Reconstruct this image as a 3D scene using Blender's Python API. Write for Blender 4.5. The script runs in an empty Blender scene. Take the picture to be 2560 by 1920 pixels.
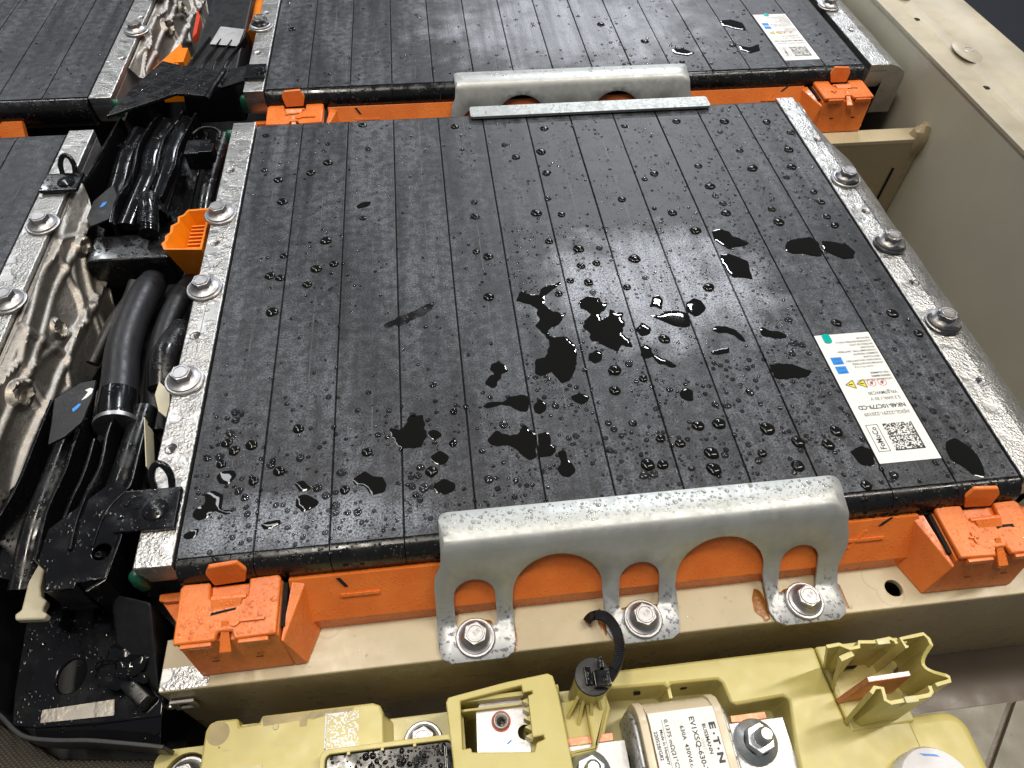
import bpy, bmesh, math, random
from mathutils import Vector, Matrix, noise, geometry
sc = bpy.context.scene
COL = sc.collection
S = 0.001                                   # everything below is written in millimetres
rnd = random.Random(7)
# ------------------------------------------------------------------ camera
cam = bpy.data.cameras.new("camera"); camo = bpy.data.objects.new("camera", cam); COL.objects.link(camo)
cam.sensor_fit = 'HORIZONTAL'; cam.sensor_width = 36.0; cam.lens = 36.0*1753.14/2560
cam.clip_start = 0.01; cam.clip_end = 30
camo.matrix_world = Matrix(((0.9928349,0.0804165,-0.0883859,0.1133818),(-0.1178369,0.7816476,-0.6124879,-0.1306364),(0.0198325,0.6185145,0.7855231,0.2635109),(0,0,0,1)))
sc.camera = camo
# ------------------------------------------------------------------ world (dim workshop) and ceiling lamps
w = bpy.data.worlds.new("World"); sc.world = w; w.use_nodes = True
bg = w.node_tree.nodes['Background']; bg.inputs[0].default_value = (0.80, 0.89, 1.0, 1); bg.inputs[1].default_value = 0.13
def lamp(name, loc, size, power, color=(1, 0.97, 0.93), aim=(0.18, 0.15, 0)):
    l = bpy.data.lights.new(name, 'AREA'); l.shape = 'RECTANGLE'; l.size, l.size_y = size; l.energy = power; l.color = color
    o = bpy.data.objects.new(name, l); COL.objects.link(o); o.location = loc
    o.rotation_euler = (Vector(aim) - Vector(loc)).to_track_quat('-Z', 'Y').to_euler()
    return o
lamp("ceiling_lamp", (1.38, 4.3, 2.2), (1.6, 0.25), 60, (0.90, 0.93, 1.0))
lamp("ceiling_lamp", (1.10, 2.15, 2.1), (0.34, 0.07), 20, (0.92, 0.97, 1.0))
lamp("ceiling_lamp", (-1.00, 1.7, 2.1), (0.12, 2.2), 15, (0.95, 0.98, 1.0))
lamp("ceiling_lamp", (1.35, 0.35, 2.2), (0.12, 1.5), 32, (1.0, 0.92, 0.80))
lamp("ceiling_lamp", (-0.30, 0.10, 2.3), (1.3, 0.12), 32, (1.0, 0.91, 0.78))
vs = sc.view_settings; vs.view_transform = 'Standard'; vs.look = 'None'; vs.exposure = 0.0; vs.gamma = 1.0
# ------------------------------------------------------------------ materials
def node(nt, t, **kw):
    n = nt.nodes.new(t)
    for k, v in kw.items():
        if k in n.inputs.keys(): n.inputs[k].default_value = v
        else: setattr(n, k, v)
    return n
def ramp(nt, src, a, b, ca=(0, 0, 0, 1), cb=(1, 1, 1, 1)):
    r = nt.nodes.new('ShaderNodeValToRGB'); e = r.color_ramp.elements
    e[0].position = a; e[1].position = b; e[0].color = ca; e[1].color = cb
    nt.links.new(src, r.inputs[0]); return r.outputs[0]
def mapr(nt, src, a, b, c, d):
    m = nt.nodes.new('ShaderNodeMapRange'); m.inputs[1].default_value = a; m.inputs[2].default_value = b
    m.inputs[3].default_value = c; m.inputs[4].default_value = d; nt.links.new(src, m.inputs[0]); return m.outputs[0]
def pos(nt, scale=(1, 1, 1)):
    g = nt.nodes.new('ShaderNodeNewGeometry'); m = nt.nodes.new('ShaderNodeMapping'); m.vector_type = 'POINT'
    m.inputs['Scale'].default_value = tuple(1000*s for s in scale); nt.links.new(g.outputs['Position'], m.inputs[0]); return m.outputs[0]
def nz(nt, scale_mm, detail=4, stretch=(1, 1, 1), rough=0.55):
    n = nt.nodes.new('ShaderNodeTexNoise'); n.inputs['Scale'].default_value = 1.0/scale_mm
    n.inputs['Detail'].default_value = detail; n.inputs['Roughness'].default_value = rough
    nt.links.new(pos(nt, stretch), n.inputs['Vector']); return n.outputs['Fac']
def vor(nt, scale_mm, feature='F1', stretch=(1, 1, 1)):
    n = nt.nodes.new('ShaderNodeTexVoronoi'); n.feature = feature; n.inputs['Scale'].default_value = 1.0/scale_mm
    nt.links.new(pos(nt, stretch), n.inputs['Vector']); return n
def mixc(nt, fac, a, b):
    m = nt.nodes.new('ShaderNodeMix'); m.data_type = 'RGBA'
    for s, v in ((m.inputs[0], fac), (m.inputs[6], a), (m.inputs[7], b)):
        if hasattr(v, 'is_output') or hasattr(v, 'links'): nt.links.new(v, s)
        else: s.default_value = v if not isinstance(v, tuple) or len(v) == 4 else (*v, 1)
    return m.outputs[2]
def mathn(nt, op, a, b=None):
    m = nt.nodes.new('ShaderNodeMath'); m.operation = op
    for s, v in ((m.inputs[0], a), (m.inputs[1], b)):
        if v is None: continue
        if hasattr(v, 'links'): nt.links.new(v, s)
        else: s.default_value = v
    return m.outputs[0]
def bump(nt, h, strength, dist_mm, prev=None):
    b = nt.nodes.new('ShaderNodeBump'); b.inputs['Strength'].default_value = strength; b.inputs['Distance'].default_value = dist_mm*S
    nt.links.new(h, b.inputs['Height'])
    if prev: nt.links.new(prev, b.inputs['Normal'])
    return b.outputs[0]
def base(name, col, rough=0.5, metal=0.0, spec=0.5):
    m = bpy.data.materials.new(name); m.use_nodes = True; nt = m.node_tree; p = nt.nodes['Principled BSDF']
    p.inputs['Base Color'].default_value = (*col, 1); p.inputs['Roughness'].default_value = rough
    p.inputs['Metallic'].default_value = metal; p.inputs['Specular IOR Level'].default_value = spec
    return m, nt, p
def L(nt, o, i): nt.links.new(o, i)
def simple(name, col, rough=0.5, metal=0.0, var=0.15, grain=3.0, bump_=0.0, bmm=0.4, spec=0.5, col2=None, speck=False):
    """paint or plastic with mottled colour, roughness variation and fine grain"""
    m, nt, p = base(name, col, rough, metal, spec)
    n = nz(nt, grain*6, 6)
    c2 = col2 or tuple(c*(1-var) for c in col)
    c = mixc(nt, mapr(nt, n, 0.35, 0.65, 0, 1), (*col, 1), (*c2, 1))
    if speck:
        v = vor(nt, 9); d = mapr(nt, v.outputs['Distance'], 0.04, 0.07, 1, 0)
        c = mixc(nt, mathn(nt, 'MULTIPLY', d, 0.6), c, tuple([x*0.3 for x in col]+[1]))
    L(nt, c, p.inputs['Base Color'])
    L(nt, mapr(nt, nz(nt, grain, 4), 0.3, 0.7, max(0.03, rough-0.1), min(1, rough+0.12)), p.inputs['Roughness'])
    if bump_: L(nt, bump(nt, nz(nt, bmm, 3), bump_, bmm*0.3), p.inputs['Normal'])
    return m
def drops_bump(nt, cell, height, mask=None, prev=None, thr=0.36):
    """tiny separate water beads"""
    v = vor(nt, cell); h = mapr(nt, v.outputs['Distance'], 0.0, thr, 1, 0)
    h = mathn(nt, 'POWER', h, 0.5)
    if mask is not None: h = mathn(nt, 'MULTIPLY', h, mask)
    return bump(nt, h, 0.9, height, prev)
M = {}
# black cell covers, fogged by fine condensation with wetter and drier streaks along each cell
m, nt, p = base('fogged_black_plastic', (0.02, 0.02, 0.022), 0.42, 0, 0.32)
big = nz(nt, 50, 4, (1, 0.5, 1)); fine = nz(nt, 0.9, 2); streak = nz(nt, 8, 4, (1, 0.045, 1)); cross = nz(nt, 4, 3, (0.06, 1, 1)); mott = nz(nt, 5, 5)
f = mathn(nt, 'MULTIPLY', mapr(nt, big, 0.36, 0.66, 0.3, 1.1), mapr(nt, streak, 0.32, 0.68, 0.25, 1.25))
f = mathn(nt, 'MULTIPLY', f, mapr(nt, fine, 0.38, 0.62, 0.25, 1.6))
f = mathn(nt, 'MULTIPLY', f, mapr(nt, cross, 0.3, 0.7, 0.75, 1.1))
f = mathn(nt, 'MULTIPLY', f, mapr(nt, mott, 0.38, 0.6, 0.35, 1.2))
# dense patch of fog where the splashes lie on the near module: droplets too fine to model, ragged outline, broken up by dry trickle lines
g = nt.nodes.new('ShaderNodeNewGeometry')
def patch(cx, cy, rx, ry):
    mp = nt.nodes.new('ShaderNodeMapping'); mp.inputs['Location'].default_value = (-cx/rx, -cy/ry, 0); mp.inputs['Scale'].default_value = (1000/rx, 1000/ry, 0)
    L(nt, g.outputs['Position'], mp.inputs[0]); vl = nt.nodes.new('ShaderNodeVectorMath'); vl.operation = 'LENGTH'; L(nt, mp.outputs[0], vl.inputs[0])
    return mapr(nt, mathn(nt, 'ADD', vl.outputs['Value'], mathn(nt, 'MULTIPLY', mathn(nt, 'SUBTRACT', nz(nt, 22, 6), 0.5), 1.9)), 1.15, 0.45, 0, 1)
pt = mathn(nt, 'MAXIMUM', patch(228, 135, 62, 48), mathn(nt, 'MULTIPLY', patch(235, 440, 110, 75), 0.75))  # second patch: bluish lamp sheen on the far module, painted into the colour
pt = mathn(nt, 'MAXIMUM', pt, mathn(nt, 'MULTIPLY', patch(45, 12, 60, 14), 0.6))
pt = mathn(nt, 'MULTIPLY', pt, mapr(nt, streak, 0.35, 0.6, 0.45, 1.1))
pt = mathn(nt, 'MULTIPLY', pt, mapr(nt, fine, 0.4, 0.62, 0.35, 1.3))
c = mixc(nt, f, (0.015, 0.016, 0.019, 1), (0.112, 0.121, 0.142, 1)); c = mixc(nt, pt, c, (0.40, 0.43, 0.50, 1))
sx = nt.nodes.new('ShaderNodeSeparateXYZ'); L(nt, g.outputs['Position'], sx.inputs[0])
fx = mathn(nt, 'FRACT', mathn(nt, 'DIVIDE', sx.outputs['X'], 0.030)); ln = mapr(nt, mathn(nt, 'ABSOLUTE', mathn(nt, 'SUBTRACT', fx, 0.56)), 0.004, 0.010, 1, 0)
c = mixc(nt, mathn(nt, 'MULTIPLY', ln, mapr(nt, nz(nt, 40, 2), 0.5, 0.6, 0, 0.45)), c, (0.16, 0.17, 0.18, 1))
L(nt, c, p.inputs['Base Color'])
L(nt, mapr(nt, f, 0.0, 0.9, 0.40, 0.62), p.inputs['Roughness'])
b1 = drops_bump(nt, 0.75, 0.10, mapr(nt, nz(nt, 14, 4), 0.45, 0.6, 0.1, 1))
b1 = bump(nt, nz(nt, 0.5, 2), 0.5, 0.09, b1); L(nt, b1, p.inputs['Normal']); M['cell'] = m
m, nt, p = base('wet_black_plastic', (0.008, 0.008, 0.009), 0.16)
L(nt, mapr(nt, nz(nt, 7, 4), 0.35, 0.65, 0.08, 0.42), p.inputs['Roughness'])
L(nt, drops_bump(nt, 1.9, 0.5, mapr(nt, nz(nt, 8, 3), 0.48, 0.56, 0, 1)), p.inputs['Normal']); M['wetblack'] = m
m, nt, p = base('glossy_black_cover', (0.005, 0.005, 0.006), 0.2)
L(nt, mapr(nt, nz(nt, 10, 4), 0.35, 0.65, 0.05, 0.22), p.inputs['Roughness'])
L(nt, drops_bump(nt, 2.2, 0.4, mapr(nt, nz(nt, 9, 3), 0.53, 0.59, 0, 1), bump(nt, nz(nt, 6, 2), 0.08, 0.5)), p.inputs['Normal']); M['gloss'] = m
M['matteblack'] = simple('matte_black_tape', (0.010, 0.010, 0.012), 0.45, 0, 0.4, 4, 0.4, 0.8)
M['sleeve'] = simple('grey_black_sleeve', (0.020, 0.020, 0.024), 0.42, 0, 0.4, 5, 0.3, 0.5)
M['groove'] = simple('dark_gap', (0.004, 0.004, 0.004), 0.9)
# puddles and beads standing on the black covers: clear water over black reads as black gloss
m, nt, p = base('water_on_black', (0.007, 0.0068, 0.0065), 0.02); p.inputs['IOR'].default_value = 1.36; M['water'] = m
# clear water film for light surfaces
m = bpy.data.materials.new('clear_water'); m.use_nodes = True; nt = m.node_tree; nt.nodes.remove(nt.nodes['Principled BSDF'])
tr = node(nt, 'ShaderNodeBsdfTransparent'); tr.inputs[0].default_value = (0.96, 0.96, 0.95, 1); gl = node(nt, 'ShaderNodeBsdfGlossy'); gl.inputs['Roughness'].default_value = 0.03
fr = node(nt, 'ShaderNodeFresnel'); fr.inputs[0].default_value = 1.45; mx = node(nt, 'ShaderNodeMixShader')
L(nt, fr.outputs[0], mx.inputs[0]); L(nt, tr.outputs[0], mx.inputs[1]); L(nt, gl.outputs[0], mx.inputs[2]); L(nt, mx.outputs[0], nt.nodes['Material Output'].inputs[0]); M['clear'] = m
m = m.copy(); m.name = 'clear_water_on_black'; m.node_tree.nodes['Transparent BSDF'].inputs[0].default_value = (0.55, 0.55, 0.56, 1); M['clear2'] = m
def alu(name, col, r0, r1, wet, brush=(0.05, 1, 1), wcell=2.2, wh=0.9):
    m, nt, p = base(name, col, r0, 1.0)
    br = nz(nt, 0.7, 3, brush)
    L(nt, mapr(nt, br, 0.3, 0.7, r0, r1), p.inputs['Roughness'])
    nrm = bump(nt, br, 0.35, 0.06)
    if wet:
        mask = mapr(nt, nz(nt, 16, 3), 0.5-wet*0.12, 0.56-wet*0.06, 0, 1)
        rip = nz(nt, wcell, 3, rough=0.45)
        nrm = bump(nt, mathn(nt, 'MULTIPLY', rip, mask), 1.0, wh, nrm)
    L(nt, nrm, p.inputs['Normal'])
    L(nt, mixc(nt, mapr(nt, nz(nt, 11, 5), 0.35, 0.65, 0, 1), (*col, 1), (*[c*0.82 for c in col], 1)), p.inputs['Base Color'])
    return m
M['rail'] = alu('wet_brushed_aluminium', (0.58, 0.57, 0.56), 0.30, 0.50, 0.9, wcell=1.2, wh=0.6)
M['rail_end'] = alu('cut_aluminium', (0.62, 0.60, 0.58), 0.4, 0.6, 0)
M['foil'] = alu('pressed_aluminium', (0.37, 0.34, 0.305), 0.40, 0.60, 0.3, (1, 1, 1), 1.6, 0.2)
M['bolt'] = alu('steel_bolt', (0.50, 0.49, 0.50), 0.34, 0.50, 0.2, (1, 1, 1), 3.0, 0.12)
M['zinc'] = alu('zinc_plated_steel', (0.62, 0.66, 0.70), 0.32, 0.5, 0, (1, 1, 1))
M['busbar'] = alu('tinned_busbar', (0.60, 0.59, 0.60), 0.42, 0.55, 0.2, (1, 1, 1), 3, 0.15)
# galvanised bracket: spangle, mottling, dark etched spots on the feet
m, nt, p = base('galvanised_steel', (0.5, 0.5, 0.48), 0.4, 0.6)
g = nt.nodes.new('ShaderNodeNewGeometry'); sx = nt.nodes.new('ShaderNodeSeparateXYZ'); L(nt, g.outputs['Position'], sx.inputs[0])
foot = mapr(nt, sx.outputs['Z'], -0.034, -0.024, 1, 0)
c = mixc(nt, mapr(nt, nz(nt, 12, 6), 0.35, 0.65, 0, 1), (0.50, 0.52, 0.515, 1), (0.42, 0.435, 0.425, 1))
c = mixc(nt, mapr(nt, vor(nt, 3.2).outputs['Color'], 0.2, 0.8, 0, 0.35), c, (0.50, 0.51, 0.50, 1))
c = mixc(nt, foot, c, mixc(nt, mapr(nt, nz(nt, 1.8, 4), 0.55, 0.63, 0, 1), (0.52, 0.54, 0.55, 1), (0.15, 0.14, 0.18, 1)))
L(nt, c, p.inputs['Base Color']); L(nt, mapr(nt, nz(nt, 3, 5), 0.3, 0.7, 0.38, 0.58), p.inputs['Roughness'])
up = mapr(nt, sx.outputs['Z'], -0.008, -0.001, 0, 1)
nr = bump(nt, nz(nt, 1.2, 4), 0.2, 0.04)
L(nt, nr, p.inputs['Normal']); M['galv'] = m
M['galv2'] = simple('galvanised_edge', (0.42, 0.44, 0.43), 0.5, 0.6, 0.2, 2, 0.5, 0.8)
# beige tray paint with rings of dried water
m, nt, p = base('beige_paint', (0.50, 0.40, 0.26), 0.35)
c = mixc(nt, mapr(nt, nz(nt, 30, 5), 0.35, 0.65, 0, 1), (0.57, 0.485, 0.32, 1), (0.50, 0.42, 0.27, 1))
v = vor(nt, 26); ring = mathn(nt, 'MULTIPLY', mapr(nt, v.outputs['Distance'], 0.21, 0.235, 0, 1), mapr(nt, v.outputs['Distance'], 0.235, 0.26, 1, 0))
c = mixc(nt, mathn(nt, 'MULTIPLY', ring, mapr(nt, nz(nt, 22, 2), 0.45, 0.6, 0, 0.5)), c, (0.33, 0.25, 0.14, 1))
L(nt, c, p.inputs['Base Color']); L(nt, mapr(nt, nz(nt, 6, 4), 0.3, 0.7, 0.25, 0.42), p.inputs['Roughness']); L(nt, bump(nt, nz(nt, 1.5, 2), 0.08, 0.2), p.inputs['Normal']); M['beige'] = m
M['wall'] = simple('tray_wall_paint', (0.52, 0.505, 0.41), 0.42, 0, 0.12, 14, 0.1, 1.0)
M['flange'] = simple('tray_flange_paint', (0.50, 0.45, 0.34), 0.45, 0, 0.3, 10, 0.15, 1.0)
M['floor'] = simple('tray_floor', (0.13, 0.10, 0.075), 0.35, 0, 0.3, 16, 0.15, 1.2, speck=True)
M['panel'] = simple('floor_panel', (0.28, 0.26, 0.21), 0.4, 0, 0.3, 12, 0.1, 1.2, speck=True)
m, nt, p = base('orange_plastic', (0.80, 0.19, 0.035), 0.36)
L(nt, mixc(nt, mapr(nt, nz(nt, 14, 4), 0.35, 0.65, 0, 1), (0.82, 0.21, 0.036, 1), (0.72, 0.165, 0.026, 1)), p.inputs['Base Color'])
L(nt, mapr(nt, nz(nt, 3, 3), 0.3, 0.7, 0.22, 0.42), p.inputs['Roughness']); p.inputs['Subsurface Weight'].default_value = 0.0
L(nt, drops_bump(nt, 1.5, 0.16, mapr(nt, nz(nt, 9, 3), 0.42, 0.56, 0, 1)), p.inputs['Normal']); M['orange'] = m
M['plug'] = simple('bright_orange_plastic', (0.90, 0.24, 0.004), 0.32, 0, 0.12, 6)
m, nt, p = base('yellow_plastic', (0.58, 0.50, 0.17), 0.38)
L(nt, mixc(nt, mapr(nt, nz(nt, 26, 4), 0.35, 0.65, 0, 1), (0.60, 0.53, 0.205, 1), (0.54, 0.46, 0.15, 1)), p.inputs['Base Color'])
L(nt, mapr(nt, nz(nt, 8, 4), 0.3, 0.7, 0.30, 0.46), p.inputs['Roughness']); L(nt, bump(nt, nz(nt, 3, 3), 0.06, 0.3), p.inputs['Normal']); M['yellow'] = m
M['yellow2'] = simple('pale_yellow_plastic', (0.62, 0.56, 0.27), 0.35, 0, 0.15, 5, 0.15, 1)
M['copper'] = simple('raw_copper', (0.78, 0.33, 0.20), 0.4, 0.7, 0.35, 2, 0.5, 0.5)
M['white'] = simple('white_label', (0.78, 0.78, 0.76), 0.4, 0, 0.03, 8)
M['cream'] = simple('cream_ceramic', (0.70, 0.60, 0.43), 0.32, 0, 0.1, 8)
M['ivory'] = simple('ivory_nylon', (0.55, 0.50, 0.36), 0.35, 0, 0.12, 8)
M['foam'] = simple('white_foam', (0.78, 0.77, 0.80), 0.7, 0, 0.05, 3, 0.5, 2)
M['ink'] = simple('black_ink', (0.03, 0.03, 0.03), 0.5)
M['blue'] = simple('blue_print', (0.0, 0.22, 0.68), 0.5); M['bluepen'] = simple('blue_paint_mark', (0.04, 0.28, 0.80), 0.4)
M['yel'] = simple('yellow_print', (0.85, 0.68, 0.03), 0.5); M['red'] = simple('red_print', (0.65, 0.08, 0.07), 0.5)
M['teal'] = simple('teal_paint', (0.0, 0.42, 0.36), 0.2); M['green'] = simple('green_seal', (0.006, 0.085, 0.05), 0.35)
M['redplastic'] = simple('red_plastic', (0.62, 0.06, 0.02), 0.35)
M['rust'] = simple('rust_stain', (0.42, 0.15, 0.015), 0.25, 0, 0.5, 3, 0.3, 1); M['ground'] = simple('dark_floor', (0.008, 0.010, 0.018), 0.7)
M['grime'] = simple('dried_grime', (0.40, 0.31, 0.13), 0.4, 0, 0.3, 3)
# woven mesh sleeve
m, nt, p = base('woven_mesh', (0.03, 0.025, 0.02), 0.5)
a = node(nt, 'ShaderNodeTexWave'); a.inputs['Scale'].default_value = 0.30; L(nt, pos(nt, (1, 1.1, 0)), a.inputs[0]); a.bands_direction = 'DIAGONAL'
b_ = node(nt, 'ShaderNodeTexWave'); b_.inputs['Scale'].default_value = 0.30; L(nt, pos(nt, (-1, 1.1, 0)), b_.inputs[0]); b_.bands_direction = 'DIAGONAL'
k = mathn(nt, 'MULTIPLY', a.outputs['Fac'], b_.outputs['Fac']); L(nt, mixc(nt, k, (0.012, 0.01, 0.008, 1), (0.14, 0.11, 0.07, 1)), p.inputs['Base Color']); L(nt, bump(nt, k, 0.8, 0.5), p.inputs['Normal']); M['mesh'] = m
# ------------------------------------------------------------------ object helpers
def origin(o):
    v = Vector((0, 0, 0))
    while o: v += o.location; o = o.parent
    return v
def tag(o, label=None, cat=None, group=None, kind=None):
    if label: o['label'] = label
    if cat: o['category'] = cat
    if group: o['group'] = group
    if kind: o['kind'] = kind
    return o
def thing(name, label, cat, loc=(0, 0, 0), group=None):
    o = bpy.data.objects.new(name, None); o.empty_display_size = 0.01; COL.objects.link(o); o.location = Vector(loc)*S
    return tag(o, label, cat, group)
def finish(bm, name, mat, parent=None, bevel=0, seg=2, bevmod=0, smooth=True, ang=32, at=None, kind=None):
    """link the bmesh (world mm) as one object whose origin is its parent's (or `at`, or its own base)"""
    if parent is not None: org = origin(parent)
    elif at is not None: org = Vector(at)*S
    else:
        xs = [v.co for v in bm.verts]
        org = Vector(((min(c.x for c in xs)+max(c.x for c in xs))/2, (min(c.y for c in xs)+max(c.y for c in xs))/2, min(c.z for c in xs)))*S
    bmesh.ops.recalc_face_normals(bm, faces=bm.faces)
    if bevel:
        es = [e for e in bm.edges if len(e.link_faces) == 2 and e.calc_face_angle(0) > math.radians(ang)]
        if es: bmesh.ops.bevel(bm, geom=es, offset=bevel, segments=seg, profile=0.5, affect='EDGES', clamp_overlap=True)
    for v in bm.verts: v.co = v.co*S - org
    for f in bm.faces: f.smooth = smooth
    for e in bm.edges:
        if len(e.link_faces) == 2 and e.calc_face_angle(0) > math.radians(ang): e.smooth = False
    me = bpy.data.meshes.new(name); bm.to_mesh(me); bm.free()
    mats = mat if isinstance(mat, (list, tuple)) else [mat]
    for x in mats: me.materials.append(x)
    o = bpy.data.objects.new(name, me); COL.objects.link(o)
    if parent is not None: o.parent = parent
    else: o.location = org
    if bevmod:
        md = o.modifiers.new('bevel', 'BEVEL'); md.width = bevmod*S; md.segments = 2; md.limit_method = 'ANGLE'; md.angle_limit = math.radians(40); md.harden_normals = False
    if (bevel or bevmod) and len(me.polygons) < 4000:
        md = o.modifiers.new('wn', 'WEIGHTED_NORMAL'); md.keep_sharp = True; md.weight = 80
    if kind: o['kind'] = kind
    return o
def place(src, name, parent, dx=0, dy=0, dz=0):
    """another child that shares src's mesh, moved by dx,dy,dz mm"""
    o = src.copy(); COL.objects.link(o); o.parent = parent; o.location = src.location + Vector((dx, dy, dz))*S; return o
def dup(root, loc, label, group=None):
    r = root.copy(); COL.objects.link(r); r.location = Vector(loc)*S; r['label'] = label
    if group: r['group'] = group
    for ch in list(root.children):
        c = ch.copy(); COL.objects.link(c); c.parent = r
        for g in list(ch.children):
            d = g.copy(); COL.objects.link(d); d.parent = c
    return r
def BM(): return bmesh.new()
def box(bm, x0, x1, y0, y1, z0, z1, mi=0):
    vs = [bm.verts.new(p) for p in ((x0,y0,z0),(x1,y0,z0),(x1,y1,z0),(x0,y1,z0),(x0,y0,z1),(x1,y0,z1),(x1,y1,z1),(x0,y1,z1))]
    for q in ((0,3,2,1),(4,5,6,7),(0,1,5,4),(1,2,6,5),(2,3,7,6),(3,0,4,7)):
        f = bm.faces.new([vs[i] for i in q]); f.material_index = mi
    return bm
def hexa(bm, lo, hi):
    """solid between two quads (same winding), lo below hi"""
    a = [bm.verts.new(p) for p in lo]; b = [bm.verts.new(p) for p in hi]; n = len(a)
    bm.faces.new(a[::-1]); bm.faces.new(b)
    for i in range(n): bm.faces.new((a[i], a[(i+1) % n], b[(i+1) % n], b[i]))
    return bm
def prism(bm, poly, z0, z1):
    return hexa(bm, [(x, y, z0) for x, y in poly], [(x, y, z1) for x, y in poly])
def prof_x(bm, prof, x0, x1):
    """profile (y,z) extruded along x"""
    return hexa(bm, [(x0, y, z) for y, z in prof], [(x1, y, z) for y, z in prof])
def circ(cx, cy, r, n=20, a0=0, ry=None):
    ry = ry or r
    return [(cx+r*math.cos(a0+2*math.pi*i/n), cy+ry*math.sin(a0+2*math.pi*i/n)) for i in range(n)]
def rrect(x0, x1, y0, y1, r, n=5):
    out = []
    for cx, cy, a in ((x1-r, y1-r, 0), (x0+r, y1-r, 90), (x0+r, y0+r, 180), (x1-r, y0+r, 270)):
        for i in range(n+1):
            t = math.radians(a+90*i/n); out.append((cx+r*math.cos(t), cy+r*math.sin(t)))
    return out
def inside(p, poly):
    x, y = p; c = False; n = len(poly)
    for i in range(n):
        x1, y1 = poly[i]; x2, y2 = poly[(i+1) % n]
        if (y1 > y) != (y2 > y) and x < (x2-x1)*(y-y1)/(y2-y1)+x1: c = not c
    return c
def tri2d(outline, holes=(), extra=(), extra_edges=()):
    vs = []; ed = []
    for lp in [outline, *holes]:
        b = len(vs); vs += [Vector(p) for p in lp]; ed += [(b+i, b+(i+1) % len(lp)) for i in range(len(lp))]
    for p in extra: vs.append(Vector(p))
    r = geometry.delaunay_2d_cdt(vs, ed, [], 0, 1e-5)
    V = [tuple(v) for v in r[0]]; T = []
    for t in r[2]:
        c = (sum(V[i][0] for i in t)/3, sum(V[i][1] for i in t)/3)
        if inside(c, outline) and not any(inside(c, h) for h in holes): T.append(tuple(t))
    return V, T
def plate(bm, outline, holes, z0, z1):
    """flat plate with real holes"""
    V, T = tri2d(outline, holes); top = [bm.verts.new((x, y, z1)) for x, y in V]; bot = [bm.verts.new((x, y, z0)) for x, y in V]
    cnt = {}
    for t in T:
        bm.faces.new([top[i] for i in t]); bm.faces.new([bot[i] for i in reversed(t)])
        for a, b in ((t[0], t[1]), (t[1], t[2]), (t[2], t[0])):
            cnt[(a, b)] = 1
    for (a, b) in cnt:
        if (b, a) not in cnt: bm.faces.new((top[b], top[a], bot[a], bot[b]))
    for v in [v for v in bm.verts if not v.link_faces]: bm.verts.remove(v)
    return bm
def cyl(bm, x, y, z0, z1, r, r2=None, n=24, axis='z', cap=True):
    r2 = r if r2 is None else r2
    def P(a, b, c): return {'z': (x+a, y+b, c), 'x': (c, x+a, y+b), 'y': (x+a, c, y+b)}[axis]
    A = [bm.verts.new(P(p[0], p[1], z0)) for p in circ(0, 0, r, n)]; B = [bm.verts.new(P(p[0], p[1], z1)) for p in circ(0, 0, r2, n)]
    for i in range(n): bm.faces.new((A[i], A[(i+1) % n], B[(i+1) % n], B[i]))
    if cap: bm.faces.new(A[::-1]); bm.faces.new(B)
    return bm
def lathe(bm, x, y, prof, n=28):
    rings = []
    for r, z in prof:
        rings.append([bm.verts.new((x, y, z))] if r <= 0 else [bm.verts.new((px, py, z)) for px, py in circ(x, y, r, n)])
    for A, B in zip(rings, rings[1:]):
        for i in range(n):
            q = []
            for v in (A[i % len(A)], A[(i+1) % len(A)], B[(i+1) % len(B)], B[i % len(B)]):
                if v not in q: q.append(v)
            if len(q) > 2: bm.faces.new(q)
    return bm
def smoothpath(pts, k=6):
    out = []
    P = [Vector(p) for p in pts]; P = [P[0]*2-P[1]] + P + [P[-1]*2-P[-2]]
    for i in range(1, len(P)-2):
        for j in range(k):
            t = j/k; a, b, c, d = P[i-1], P[i], P[i+1], P[i+2]
            out.append(0.5*((2*b)+(-a+c)*t+(2*a-5*b+4*c-d)*t*t+(-a+3*b-3*c+d)*t**3))
    out.append(P[-2]); return out
def tube(bm, pts, r, n=14, k=6, rfun=None, ry=None, caps=True):
    P = smoothpath(pts, k) if k else [Vector(p) for p in pts]; rings = []; up = Vector((0, 0, 1))
    for i, c in enumerate(P):
        t = (P[min(i+1, len(P)-1)]-P[max(i-1, 0)]).normalized(); s = t.cross(up)
        s = s.normalized() if s.length > 1e-4 else Vector((1, 0, 0)); u = s.cross(t).normalized()
        rr = r if rfun is None else rfun(i/(len(P)-1))*r; r2 = rr if ry is None else rr*ry/r
        rings.append([bm.verts.new(c+s*rr*math.cos(a)+u*r2*math.sin(a)) for a in [2*math.pi*j/n for j in range(n)]])
    for A, B in zip(rings, rings[1:]):
        for j in range(n): bm.faces.new((A[j], A[(j+1) % n], B[(j+1) % n], B[j]))
    if caps: bm.faces.new(rings[0][::-1]); bm.faces.new(rings[-1])
    return bm
def wall(bm, path, z0, z1, th, k=0, z1b=None):
    """thin upright wall following a plan path; z1b = top height at the far end"""
    P = [Vector((p[0], p[1], 0)) for p in path]
    if k: P = smoothpath([tuple(p) for p in P], k)
    Lr = []; n = len(P)
    for i, c in enumerate(P):
        t = (P[min(i+1, n-1)]-P[max(i-1, 0)]).normalized(); s = Vector((-t.y, t.x, 0))*th/2
        zt = z1 if z1b is None else z1+(z1b-z1)*i/(n-1)
        a, b = c-s, c+s; Lr.append([bm.verts.new((q.x, q.y, z)) for q, z in ((a, z0), (b, z0), (b, zt), (a, zt))])
    for A, B in zip(Lr, Lr[1:]):
        for j in range(4): bm.faces.new((A[j], A[(j+1) % 4], B[(j+1) % 4], B[j]))
    bm.faces.new(Lr[0][::-1]); bm.faces.new(Lr[-1]); return bm
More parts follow.
